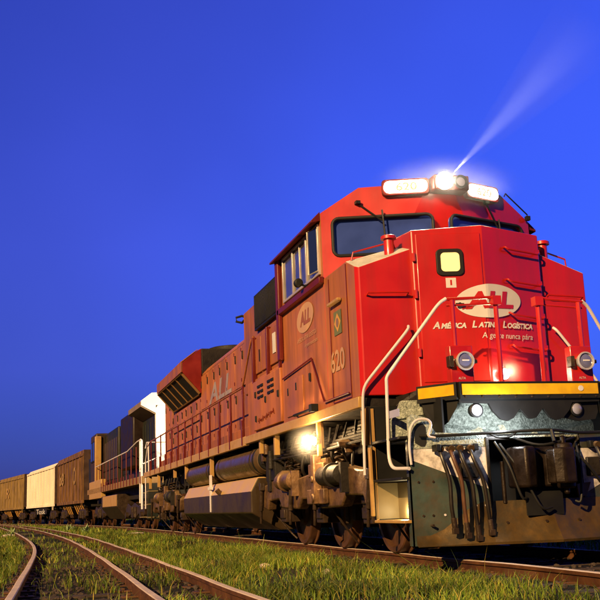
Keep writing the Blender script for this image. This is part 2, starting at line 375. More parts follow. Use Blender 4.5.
for x0, x1 in ((-1.39, -.13), (.13, 1.39)):
    fn, pts = fcut(x0, x1, 3.80, 4.31); wins.append((fn, pts))
    c = MB(); c.rings([[fn(u, v, .1) for u, v in pts], [fn(u, v, -.07) for u, v in pts]]); cut.append(c.build('cutter', RED, smooth=False))
sidewin = [(3.22, 2.72), (2.66, 2.0), (1.94, 1.40)]
for sx in (-1, 1):
    for a, c_ in sidewin:
        c = MB().box(sx*1.45, sx*1.62, c_, a, 3.62, 4.24); cut.append(c.build('cutter', RED, smooth=False))
boolean_cut(cabo, cut)
for fn, pts in wins:
    P(MB().rings([[fn(u, v, -.045) for u, v in pts], [fn(u, v, -.06) for u, v in pts]]), 'windscreen', WSC, smooth=False)
    o = MB(); path = [fn(u, v, .004) for u, v in pts]; o.tube(path+[path[0]], .022, 8); P(o, 'window_seal', RUB)
# windscreen wipers
for a, b2 in (((-1.07, 1.09, 4.50), (-.78, .97, 4.24)), ((.75, .98, 4.55), (.95, 1.05, 4.2))):
    o = MB(); o.box(a[0]-.03, a[0]+.03, a[1]-.05, a[1]+.03, a[2]-.015, a[2]+.025); o.tube([a, b2], .012, 6)
    o.tube([(b2[0], b2[1]-.02, b2[2]+.14), (b2[0]+.02, b2[1]-.03, b2[2]-.22)], .012, 6); P(o, 'wiper', BLK)
# side windows with aluminium frames
for sx in (-1, 1):
    for i, (a, c_) in enumerate(sidewin):
        o = MB(); X0, X1 = sx*1.49, sx*1.56; t_ = .035
        o.box(X0, X1, c_-t_, c_, 3.585, 4.275); o.box(X0, X1, a, a+t_, 3.585, 4.275); o.box(X0, X1, c_, a, 4.24, 4.275); o.box(X0, X1, c_, a, 3.585, 3.62)
        if i == 1: o.box(X0, X1-sx*.01, (a+c_)/2-.015, (a+c_)/2+.015, 3.62, 4.24)
        wf = P(o, 'side_window', ALU, bevel=.004)
        MB().box(sx*1.53, sx*1.536, c_, a, 3.62, 4.24).build('pane', mat('side_window_glass', (.05, .055, .075), .15, coat=.6, var=.3, vscale=3), wf)
    a_, b_, t_ = (sx*1.55, 1.40), (sx*1.61, 1.66), .012
    o = MB(); o.tube([(a_[0], a_[1], 3.64), (b_[0], b_[1], 3.64), (b_[0], b_[1], 4.24), (a_[0], a_[1], 4.24), (a_[0], a_[1], 3.64)], .014, 6); wd_ = P(o, 'wind_deflector', ALU)
    o = MB(); o.sheet([(a_[0], a_[1], 3.65), (b_[0], b_[1], 3.65), (b_[0], b_[1], 4.23), (a_[0], a_[1], 4.23)], (.004, .002, 0)); o.build('pane', GLS, wd_)
    o = MB(); o.prism([(sx*1.53, 4.30), (sx*1.66, 4.27), (sx*1.66, 4.30), (sx*1.53, 4.43)], 'xz', 1.30, 3.62); P(o, 'eaves', REDD, bevel=.006)
    P(MB().box(sx*1.53, sx*1.60, 1.25, 3.5, 3.44, 3.53), 'arm_rest', REDD, bevel=.01)
    P(MB().box(sx*1.528, sx*1.60, 3.40, 3.56, 2.75, 4.36), 'cab_corner_post', REDD, bevel=.02)
    # mirror
    o = MB(); o.cyl((sx*1.56, 1.95, 3.55), (sx*1.70, 1.95, 3.60), .015); o.lathe((sx*1.68, 2.0, 3.60), (0, -1, 0), [(0, .03), (.01, .06), (.08, .06), (.1, .04)], 14); P(o, 'side_marker_lamp', BLK)
# headlight and number boards over the windscreens
def plane_fn(x0, x1, z0, off):
    a = Vector((x0, cy(x0), 0)); c = Vector((x1, cy(x1), 0)); d = (c-a).normalized(); nrm = Vector((d.y, -d.x, 0))
    if nrm.y > 0: nrm = -nrm
    return lambda u, v, o=0: tuple(a+d*u+nrm*(off+o)+Vector((0, 0, z0+v)))
for x0, x1 in ((-.72, -.18), (.40, .92)):
    fn = plane_fn(x0, x1, 4.60, .05); Lw = (Vector((x1, cy(x1)))-Vector((x0, cy(x0)))).length
    pts = rrect(-.03, Lw+.03, -.03, .19, .05)
    o = MB(); o.rings([[fn(u, v, .02) for u, v in pts], [fn(u, v, -.35) for u, v in pts]]); hb = P(o, 'number_board', REDD, bevel=.006)
    pts = rrect(0, Lw, 0, .16, .07)
    o = MB(); o.rings([[fn(u, v, .032) for u, v in pts], [fn(u, v, .015) for u, v in pts]]); o.build('lit_panel', E_W, hb)
    text('620', .15, mat('washed_digit_glow', (.30, .16, .05), .5, emit=(1, .62, .3), es=.42), hb, lambda u, v, fn=fn, Lw=Lw: fn(Lw*.27+u, .026+v, .036), 'digits', width=Lw*.5, offset=.006)  # digits emit faintly, imitating wash-out by the lit board
o = MB(); o.box(-.15, .35, .62, 1.1, 4.595, 4.80); hb = P(o, 'headlight', REDD, bevel=.02)
for x, q_, m_ in ((-.02, 1.1, E_W), (.21, .85, BLK)):
    o = MB(); o.lathe((x, .60, 4.70), (0, -1, 0), [(-.02, .10*q_), (.03, .105*q_), (.035, .085*q_), (.0, .08*q_)], 24); o.build('lamp_rim', m_, hb)
o = MB(); o.lathe((-.02, .60, 4.70), (0, -1, 0), [(0, .10), (.02, .085), (.03, .04)], 20); o.build('lit_bulb', E_H, hb)
o = MB(); o.lathe((.21, .60, 4.70), (0, -1, 0), [(0, .07), (.012, .06), (.018, .03)], 20); o.build('unlit_bulb', LENS2, hb)
lamp('headlight_glow', 'POINT', (-.02, .46, 4.71), 4, (1, .9, .7), hb, size=.06)
# roof rail on the right, antenna bits
o = MB(); o.tube([(1.10, 1.10, 4.70), (1.12, 1.10, 4.745), (1.50, 1.22, 4.49), (1.50, 1.22, 4.43)], .010, 6); o.box(1.46, 1.52, 1.17, 1.23, 4.40, 4.46); P(o, 'roof_grab_rail', BLK)
o = MB(); o.cyl((.2, 2.0, 4.73), (.2, 2.0, 4.80), .12); o.box(-.5, .1, 1.6, 2.6, 4.73, 4.84); P(o, 'roof_unit', REDD, bevel=.02)
o = MB(); [o.lathe((-.75+i*.09, 2.6, 4.86), (0, -1, 0), [(0, .015), (.3, .02), (.42, .05)], 12) for i in range(3)]; o.box(-.8, -.5, 2.4, 2.5, 4.72, 4.84); P(o, 'horn', ALU)

# --- nose ----------------------------------------------------------
def nf(x): return -.30+.18*abs(x)/.85
nose = MB()
zt = lambda x: 3.84-.05*abs(x)/.85
pf = [(-.85, nf(.85)), (0, -.30), (.85, nf(.85))]
vs = []; 
for x, y in pf: vs += [(x, y, 1.82), (x, y, zt(x))]
vs += [(.85, .62, 1.82), (.85, .62, 3.86), (.85, .95, 3.80), (-.85, .95, 3.80), (-.85, .62, 3.86), (-.85, .62, 1.82), (0, .62, 3.92)]
# 0 Lb 1 Lt 2 Cb 3 Ct 4 Rb 5 Rt 6 Rbb 7 Rtb 8 9 10 Ltb 11 Lbb 12 Ctb
nose.add(vs, [(0, 2, 3, 1), (2, 4, 5, 3), (4, 6, 7, 5), (0, 1, 10, 11), (1, 3, 12, 10), (3, 5, 7, 12), (0, 11, 6, 4, 2), (7, 6, 11, 10, 12)])
no = P(nose, 'nose', [RED], bevel=.018, smooth=False)
for sx in (-1, 1):
    # wing: lower side box of the nose, grey sloping lid
    wv = [(sx*.83, -.06, 1.82), (sx*1.50, -.03, 1.82), (sx*1.50, -.03, 3.34), (sx*.83, -.06, 3.58),
          (sx*1.53, .04, 1.82), (sx*1.53, .04, 3.37), (sx*1.53, .34, 3.50), (sx*1.53, 1.27, 3.50), (sx*1.53, 1.27, 1.82),
          (sx*.83, .30, 3.70), (sx*.83, 1.27, 3.74), (sx*.83, 1.27, 1.82)]
    wg = MB()
    wg.add(wv, [(0, 1, 2, 3), (1, 4, 5, 2)], 0)
    wg.add(wv, [(4, 8, 7, 6, 5)], 1)
    wg.add(wv, [(3, 2, 5, 6, 9), (9, 6, 7, 10)], 2)
    wg.add(wv, [(0, 3, 9, 10, 11), (7, 8, 11, 10), (0, 11, 8, 4, 1)], 1)
    wo = P(wg, 'nose_wing', [RED, SIDE, GREY], smooth=False)
    bm = bmesh.new(); bm.from_mesh(wo.data); bmesh.ops.remove_doubles(bm, verts=bm.verts, dist=.0005); bmesh.ops.recalc_face_normals(bm, faces=bm.faces); bm.to_mesh(wo.data); bm.free()
    bv = wo.modifiers.new('bevel', 'BEVEL'); bv.width = .012; bv.segments = 2; bv.limit_method = 'ANGLE'
    o = MB(); o.lathe((sx*1.04, .12, 3.46), (0, 0, 1), [(0, .075), (.05, .062), (.27, .062), (.275, .095), (.31, .095), (.32, .08)], 20); P(o, 'sand_filler', RED)
    # rail on the wing lid, grab iron on the wing
    o = MB(); o.tube([(sx*1.47, .30, 3.50), (sx*1.45, .28, 3.60), (sx*.93, .26, 3.75), (sx*.90, .28, 3.66)], .012, 6); P(o, 'lid_rail', RED)
    o = MB(); o.tube([(sx*1.42, -.04, 3.0), (sx*1.42, -.10, 3.02), (sx*.92, -.13, 3.03), (sx*.92, -.05, 3.0)], .012, 6); P(o, 'grab_iron', RED)
# nose door with lit window
def nl(u, v, o=0): return (u, nf(u)-o, v)
def strip(x0, x1, z0, z1, o0, o1, nseg=2):
    m = MB(); X_ = [x0+(x1-x0)*i/nseg for i in range(nseg+1)]
    loop0 = [nl(x, z0, o0) for x in X_]+[nl(x, z1, o0) for x in X_[::-1]]; loop1 = [nl(x, z0, o1) for x in X_]+[nl(x, z1, o1) for x in X_[::-1]]
    return m.rings([loop0, loop1])
door = P(strip(-.80, -.03, 1.95, 3.74, -.01, .012), 'nose_door', RED, bevel=.008)
for z in (3.45, 3.0, 2.3):
    o = MB(); o.cyl((-.835, nf(.83)-.02, z-.05), (-.835, nf(.83)-.02, z+.05), .022, 10); o.build('hinge', RED, door)
pts = rrect(-.575, -.255, 3.215, 3.545, .06)
o = MB(); o.rings([[nl(u, v, .034) for u, v in pts], [nl(u, v, .0) for u, v in pts]]); ws = o.build('window', RUB, door, bevel=.008)
pts = rrect(-.525, -.305, 3.265, 3.495, .045)
o = MB(); o.rings([[nl(u, v, .038) for u, v in pts], [nl(u, v, .02) for u, v in pts]]); o.build('lit_pane', E_WIN, ws)
strip(-.475, -.355, 3.07, 3.19, .005, .015).build('sticker', LET, door)
strip(-.425, -.405, 3.10, 3.165, .015, .017).build('lettering', RED, door)
o = MB(); o.box(-.40, -.30, nf(.35)-.075, nf(.35)-.05, 2.845, 2.87); o.cyl((-.35, nf(.35), 2.86), (-.35, nf(.35)-.07, 2.86), .02, 10); o.build('handle', GRM, door)
# grab irons on the right face of the nose
for z in (3.55, 3.15, 2.74, 2.35):
    o = MB(); o.tube([nl(.30, z+.03, 0), nl(.30, z+.03, .05), nl(.33, z-.0, .07), nl(.78, z-.03, .07), nl(.82, z+.0, .05), nl(.82, z, 0)], .013, 6, smooth=.02)
    for x in (.30, .82):
        o.add([nl(x-.035, z-.01, .004), nl(x+.035, z-.01, .004), nl(x+.035, z+.05, .004), nl(x-.035, z+.05, .004)], [(0, 1, 2, 3)])
    P(o, 'grab_iron', RED)
# oval logo
lg = MB(); K = 44; cx0, cz0, ra, rb = .05, 2.905, .435, .205
ring = [(cx0-ra*math.cos(math.pi*k/K), rb*math.sin(math.pi*k/K)) for k in range(K+1)]
tp = [nl(x, cz0+h+.05*(x-cx0), .018) for x, h in ring]; bt = [nl(x, cz0-h+.05*(x-cx0), .018) for x, h in ring]
lg.add(tp+bt, [(k, k+1, K+2+k, K+1+k) for k in range(K)])
lo = P(lg, 'oval_emblem', LET, smooth=False, label='white oval emblem with red italic letters on the nose')
text('ALL', .27, RED, lo, lambda u, v: nl(-.27+u, 2.815+v+.03*u, .024), shear=.15, width=.64, offset=.012)
o = MB(); o.add([nl(-.31, 2.80, .024), nl(-.10, 2.86, .024), nl(.10, 2.90, .024), nl(-.10, 2.885, .024), nl(-.31, 2.83, .024)], [(0, 1, 2, 3, 4)]); o.build('lettering', RED, lo)
def small_caps(words, x, z, H, h, scale=1):
    for wd in words:
        for body, s_ in ((wd[0], H), (wd[1:], h)):
            ob = text(body, s_, LET, L, lambda u, v, x=x: nl(x+u, z+v+.005*x, .020), shear=.25, offset=.004)
            x = max(v.co.x for v in ob.data.vertices)+.012
        x += .055
    return x
small_caps(['AMÉRICA', 'LATINA', 'LOGÍSTICA'], -.67, 2.585, .112, .083)
text('A gente nunca pára', .10, LET, L, lambda u, v: nl(.62+u, 2.455+v, .020), shear=.15, align='RIGHT', width=.72)
# small bright lamp at the foot of the nose
o = MB(); o.lathe((.12, -.30, 2.02), (0, -1, 0), [(0, .05), (.04, .055), (.05, .05)], 16); fl = P(o, 'deck_lamp', CHROME)
MB().lathe((.12, -.352, 2.02), (0, -1, 0), [(0, .062), (.03, .05), (.04, .02)], 16).build('lit_bulb', E_H, fl)
lamp('deck_lamp_light', 'POINT', (.12, -.50, 2.04), 6, (1, .62, .25), fl, size=.05)

# --- nose side / cab side markings
SX = -1.536
def sd_(y, z, o=0.): return lambda u, v: (SX-o, y-u, z+v)
def side_oval(yc, zc, a, b_, parent, m, x=SX-.002):
    o = MB(); o.add([(x, yc+a*math.cos(2*math.pi*k/40)-.18*b_*math.sin(2*math.pi*k/40), zc+b_*math.sin(2*math.pi*k/40)) for k in range(40)], [tuple(range(40))]); return o.build('oval_emblem', m, parent, smooth=False)
eo = side_oval(2.19, 3.165, .42, .20, L, LETS)
text('ALL', .26, SIDE2, eo, sd_(2.44, 3.08, .005), shear=.2, offset=.012, width=.52)
text('AMÉRICA LATINA LOGÍSTICA', .085, LETS, L, sd_(2.62, 2.86, .003), shear=.2, width=.95)
text('A gente nunca pára', .075, LETS, L, sd_(2.25, 2.75, .003), shear=.2, width=.62)
text('620', .36, LETS, L, sd_(1.09, 2.235, .003), width=.56, offset=.008)
o = MB()
fy, fz = .74, 2.82
o.add([(SX-.003, fy+.15, fz-.15), (SX-.003, fy-.15, fz-.15), (SX-.003, fy-.15, fz+.15), (SX-.003, fy+.15, fz+.15)], [(0, 1, 2, 3)], 0)
o.add([(SX-.006, fy, fz-.12), (SX-.006, fy-.13, fz), (SX-.006, fy, fz+.12), (SX-.006, fy+.13, fz)], [(0, 1, 2, 3)], 1)
o.add([(SX-.009, fy+.05*math.cos(k*math.pi/8), fz+.06*math.sin(k*math.pi/8)) for k in range(16)], [tuple(range(16))], 2)
P(o, 'flag_emblem', [FLAG_G, FLAG_Y, FLAG_B], smooth=False)
# seams, hatches and grab irons on the side
for (y0, y1, z0, z1) in ((1.045, 1.06, 1.86, 3.44), (.335, .35, 1.84, 3.47), (.35, 1.045, 1.84, 1.852)):
    P(MB().box(SX-.003, SX+.01, y0, y1, z0, z1), 'panel_seam', REDD)
o = MB(); o.tube([(SX-.02, 3.45, 2.47), (SX-.02, 1.90, 2.55), (SX-.02, 1.38, 1.90), (SX-.02, .37, 1.90)], .012, 6); P(o, 'edge_moulding', REDD)
for y, z in ((2.05, 2.32), (2.75, 2.28), (3.2, 2.25)):
    P(MB().box(SX-.018, SX, y-.03, y+.03, z-.06, z+.05), 'latch', BLK, bevel=.006)
o = MB(); o.box(SX-.06, SX, .55, .98, 3.06, 3.10); P(o, 'step_light', SILL, bevel=.01)
o = MB(); o.tube([(SX, 1.9, 1.86), (SX-.06, 1.9, 1.86), (SX-.06, 2.75, 1.86), (SX, 2.75, 1.86)], .018, 8); o.box(SX-.09, SX, 1.75, 1.88, 1.82, 1.92); P(o, 'sill_grab_iron', BLK)
cdoor = P(MB().box(SX-.012, SX+.01, 2.42, 3.30, 1.88, 2.40), 'battery_box_door', SIDE, bevel=.006)

# --- electrical cabinets behind the cab
P(MB().box(-1.50, 1.50, 3.56, 6.1, 1.82, 2.74), 'lower_cabinet', SIDE, bevel=.015)
o = MB(); o.box(-1.545, -1.49, 3.66, 5.50, 1.86, 2.68); cd = P(o, 'cabinet_door', SIDE, bevel=.012)
for yy in (4.05, 4.75):
    for zz in (2.36, 2.45, 2.54):
        for dy in (0, .22): MB().box(-1.56, -1.54, yy+dy, yy+dy+.17, zz, zz+.04).build('louvre', BLK, cd)
for yy, zz in ((5.3, 2.45), (5.3, 2.05), (3.78, 2.3), (4.6, 2.30)): MB().box(-1.565, -1.54, yy-.03, yy+.03, zz-.05, zz+.05).build('latch', BLK, cd, bevel=.005)
MB().tube([(-1.549, 5.15-k*.028, 1.99+.035*math.sin(k*1.9)*(1+.6*math.sin(k*.7))+.002*k) for k in range(40)], .007, 4).build('chalk_scrawl', REDD, cd)
o = MB(); o.box(-1.46, 1.46, 3.62, 5.55, 2.74, 3.50); P(o, 'upper_cabinet', SIDE2, bevel=.015)
for a, b2 in ((3.72, 4.45), (4.52, 5.05), (5.09, 5.48)):
    dd = P(MB().box(-1.49, -1.45, a, b2, 2.82, 3.42), 'cabinet_door', SIDE2, bevel=.01)
    MB().box(-1.50, -1.485, a+.05, a+.09, 3.0, 3.2).build('latch', BLK, dd)
strip_ = MB().box(-1.502, -1.489, 4.05, 4.22, 2.98, 3.30).build('sticker', LET, dd)
for y in (3.70, 4.49, 5.52): P(MB().box(-1.54, -1.46, y-.03, y+.03, 2.66, 3.46), 'cabinet_post', REDD, bevel=.01)
o = MB(); o.box(-1.12, 1.12, 3.56, 8.0, 2.74, 4.38); P(o, 'equipment_hood', SIDE2, bevel=.03)
o = MB(); o.box(-1.19, -1.12, 4.6, 6.75, 3.80, 4.46)
for k in range(26): o.box(-1.205, -1.19, 4.64+k*.08, 4.67+k*.08, 3.84, 4.42)
P(o, 'intake_grille', BLK, bevel=.004)
o = MB(); o.tube([(-1.1, 8.02, 4.25), (-1.12, 8.12, 4.22), (-1.22, 8.2, 4.26), (-1.22, 8.2, 4.34), (-1.12, 8.12, 4.36), (-1.08, 8.05, 4.33)], .025, 8); P(o, 'lifting_eye', BLK)

# --- long hood
HX = 1.0
hs = [(-HX, 1.82), (-HX, 3.92), (-HX+.12, 4.05), (HX-.12, 4.05), (HX, 3.92), (HX, 1.82)]
P(MB().prism(hs, 'xz', 5.9, 20.2), 'long_hood', SIDE, smooth=False)
for sx in (-1, 1):
    P(MB().box(sx*(HX-.01), sx*(HX+.006), 6.24, 20.12, 2.12, 3.38), 'gap_backing', BLK)  # black sheet behind the doors puts shade into the gaps
    for a_, b_ in ((6.24, 13.3), (18.1, 20.12)): P(MB().box(sx*(HX-.01), sx*(HX+.006), a_, b_, 3.37, 3.88), 'gap_backing', BLK)
y = 6.25; i = 0
while y < 19.9:
    wd = .86 if i % 3 else .70
    y1 = min(y+wd, 20.1)
    rad = 13.3 < (y+y1)/2 < 18.1
    rows = ((2.14, 2.98), (3.02, 3.86)) if not rad else ((2.14, 2.78), (2.82, 3.36))
    for z0, z1 in rows:
        for sx in (-1, 1):
            d_ = P(MB().box(sx*HX, sx*(HX+.03), y+.014, y1-.014, z0, z1), 'hood_door', SIDE if (i+int(z0)) % 4 else SIDE2, bevel=.008, seg=1)
            if sx < 0:
                mb = MB(); h0 = z1-.26 if z0 > 2.9 else z1-.22
                MB().box(-HX-.05, -HX-.02, y1-.13, y1-.08, h0-.04, h0+.13).build('latch', BLK, d_, bevel=.006, seg=1)
                for zz in (z0+.10, z1-.12): MB().box(-HX-.04, -HX-.02, y+.02, y+.05, zz, zz+.07).build('hinge', REDD, d_)
    y = y1; i += 1
text('ALL', .62, LETB, L, lambda u, v: (-HX-.034, 12.4-u, 3.05+v), shear=.2, width=2.7, offset=.015, name='hood_lettering')
for sx in (-1, 1): P(MB().box(sx*HX, sx*1.28, 6.1, 19.6, 1.822, 2.08), 'air_duct', SIDE2, bevel=.012)
# exhaust and fans on the roof
P(MB().box(-.45, .45, 9.2, 10.6, 4.04, 4.28), 'exhaust_stack', DGR, bevel=.03)
o = MB()
for yy in (14.3, 15.8, 17.3): o.lathe((0, yy, 4.58), (0, 0, 1), [(0, .68), (.12, .68), (.14, .62), (.08, .6)], 28)
P(o, 'radiator_fans', DGR)
# flared radiators
for sx in (-1, 1):
    q = [(sx*1.02, 3.42), (sx*1.52, 3.98), (sx*1.52, 4.22), (sx*1.12, 4.52), (sx*1.02, 4.57)]
    wr = P(MB().prism(q, 'xz', 13.4, 18.0), 'radiator', [mat('soot_red_paint', (.16, .010, .007), .45, var=.25, vscale=3)], bevel=.015, smooth=False)
    d = Vector((sx*.5, 0, .56)).normalized(); nr = Vector((sx*.56, 0, -.5)).normalized()
    base = Vector((sx*1.02, 0, 3.42))
    def gp(s_, y_, o_): p_ = base+d*s_+nr*o_; return (p_.x, y_, p_.z)
    o = MB(); o.rings([[gp(.03, 13.5, .0), gp(.72, 13.5, .0), gp(.72, 17.9, .0), gp(.03, 17.9, .0)], [gp(.03, 13.5, .03), gp(.72, 13.5, .03), gp(.72, 17.9, .03), gp(.03, 17.9, .03)]]); gr = o.build('radiator_screen', BLK, wr)
    o = MB()
    for yy in (13.45, 14.45, 15.3, 16.15, 17.0, 17.9):
        o.rings([[gp(.02, yy, .0), gp(.73, yy, .0), gp(.73, yy+.035, .0), gp(.02, yy+.035, .0)], [gp(.02, yy, .055), gp(.73, yy, .055), gp(.73, yy+.035, .055), gp(.02, yy+.035, .055)]])
    for s_ in (.02, .71): o.rings([[gp(s_, 13.45, .0), gp(s_+.03, 13.45, .0), gp(s_+.03, 17.93, .0), gp(s_, 17.93, .0)], [gp(s_, 13.45, .055), gp(s_+.03, 13.45, .055), gp(s_+.03, 17.93, .055), gp(s_, 17.93, .055)]])
    o.build('screen_frame', mat('sooty_brown_frame', (.16, .08, .025), .6), gr)
    o = MB(); o.prism([(sx*1.525, 3.97), (sx*1.545, 3.97), (sx*1.545, 4.235), (sx*1.12, 4.55), (sx*1.12, 4.53), (sx*1.525, 4.22)], 'xz', 13.39, 18.02); P(o, 'radiator_lid', SIDE2, smooth=False)
P(MB().box(-1.02, 1.02, 13.4, 18.0, 3.9, 4.57), 'radiator_housing', DGR, bevel=.02)
# rear hood end with headlight
o = MB(); o.box(-.25, .25, 20.2, 20.3, 3.62, 3.88); rh = P(o, 'rear_headlight', REDD, bevel=.02)
for x in (-.11, .11): MB().lathe((x, 20.3, 3.75), (0, 1, 0), [(0, .09), (.015, .06)], 18).build('lit_bulb', E_H, rh)
lamp('rear_beam', 'SPOT', (0, 20.5, 3.75), 420, (1, .88, .66), rh, direction=(-.05, 1, -.03), size=.1, spot=110, blend=.5)

# --- underframe, sill, walkway
o = MB(); o.box(-1.0, 1.0, -.6, 20.8, 1.25, 1.68); o.box(-1.5, 1.5, .02, 21.2, 1.70, 1.80); P(o, 'underframe', DGR)
for sx in (-1, 1):
    P(MB().box(sx*1.50, sx*1.575, .0, 6.1, 1.685, 1.815), 'side_sill', SILL, bevel=.01)
    P(MB().box(sx*1.50, sx*1.575, 6.1, 21.2, 1.665, 1.825), 'side_sill', SILL, bevel=.01)
# brackets and piping hanging under the sill
for y, h in ((.02, .43), (1.85, .35), (4.2, .3), (5.2, .22), (9.75, .5), (13.1, .35), (15, .25), (18.2, .4), (20.2, .4)): P(MB().box(-1.52, -1.44, y, y+.09, 1.69-h, 1.69), 'sill_bracket', SILL, bevel=.006)
random.seed(3)
for k in range(6):
    xx = -1.15-.05*k; zz = 1.60-.05*k
    P(MB().tube([(xx, .1, zz), (xx, 2.5, zz-.03), (xx, 5.5, zz)], .018, 6), 'brake_pipe', DGR)
for y in list(np.arange(.3, 6, .37))+list(np.arange(13.3, 20, .45)):
    zz = random.uniform(.95, 1.4); P(MB().tube([(-1.25, y, 1.64), (-1.28-random.uniform(0, .1), y+random.uniform(0, .12), zz), (-1.2, y+.22, zz-.18)], random.uniform(.014, .026), 6, smooth=.1), 'brake_pipe', DGR)

o = MB(); o.box(-1.40, -1.0, 4.75, 5.35, 1.02, 1.62); o.box(-1.42, -1.1, 5.05, 5.2, .85, 1.5); o.cyl((-1.35, 5.5, 1.3), (-1.35, 5.5, 1.6), .09); o.cyl((-1.42, 4.9, 1.2), (-1.42, 4.9, 1.5), .05); P(o, 'air_valve_box', DGR, bevel=.015)
o = MB(); o.cyl((-1.43, 5.12, 1.45), (-1.43, 5.12, 1.62), .05); o.box(-1.46, -1.4, 5.3, 5.4, 1.35, 1.6); P(o, 'filter_can', TRK, bevel=.004)
# fuel tank
tk = [(-1.18, 1.12), (-1.40, 1.12), (-1.53, .88), (-1.53, .52), (-1.02, .22), (1.02, .22), (1.53, .52), (1.53, .88), (1.40, 1.12), (1.18, 1.12)]
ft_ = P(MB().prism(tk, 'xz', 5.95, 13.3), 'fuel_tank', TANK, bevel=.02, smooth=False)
o = MB(); o.box(-1.545, -1.50, 9.7, 9.78, .55, 1.3); o.box(-1.56, -1.5, 9.6, 9.9, 1.0, 1.06); o.build('fuel_gauge', WHT, ft_)
o = MB(); o.tube([(-1.53, 8.7, .9), (-1.6, 8.7, .98)], .05, 12); o.build('filler_cap', STEEL, ft_)
# air reservoirs
for y0, y1 in ((5.75, 9.35), (9.95, 13.2)):
    o = MB(); o.lathe((-1.26, y0, 1.40), (0, 1, 0), [(-.05, .10), (-.02, .20), (.04, .245), (y1-y0-.04, .245), (y1-y0+.02, .2), (y1-y0+.05, .1)], 32)
    ar = P(o, 'air_reservoir', STEEL)
    for yy in (y0+.35, y1-.35):
        MB().lathe((-1.26, yy, 1.40), (0, 1, 0), [(0, .250), (0, .255), (.05, .255), (.05, .250)], 32).build('strap', GRM, ar)
    MB().lathe((-1.26, y0, 1.40), (0, 1, 0), [(-.06, .08), (-.05, .17), (.10, .252), (.16, .252)], 32).build('end_cap', BLK, ar)

# --- handrails along the walkway
for sx in (-1, 1):
    o = MB(); hz = 2.70
    o.tube([(sx*1.50, 5.5, 3.48), (sx*1.54, 5.56, 3.42), (sx*1.54, 6.28, hz+.05), (sx*1.54, 6.4, hz), (sx*1.54, 19.7, hz), (sx*1.54, 20.4, 2.6)], .018, 8, smooth=.12)
    hr = P(o, 'handrail', SIDE2)
    for k in range(13):
        yy = 6.32+1.1*k
        m = MB(); m.box(sx*1.53, sx*1.585, yy-.035, yy+.035, 1.68, 2.12); m.box(sx*1.525, sx*1.555, yy-.028, yy+.028, 2.12, hz+.03)
        m.build('stanchion', REDD, hr, bevel=.005, seg=1)

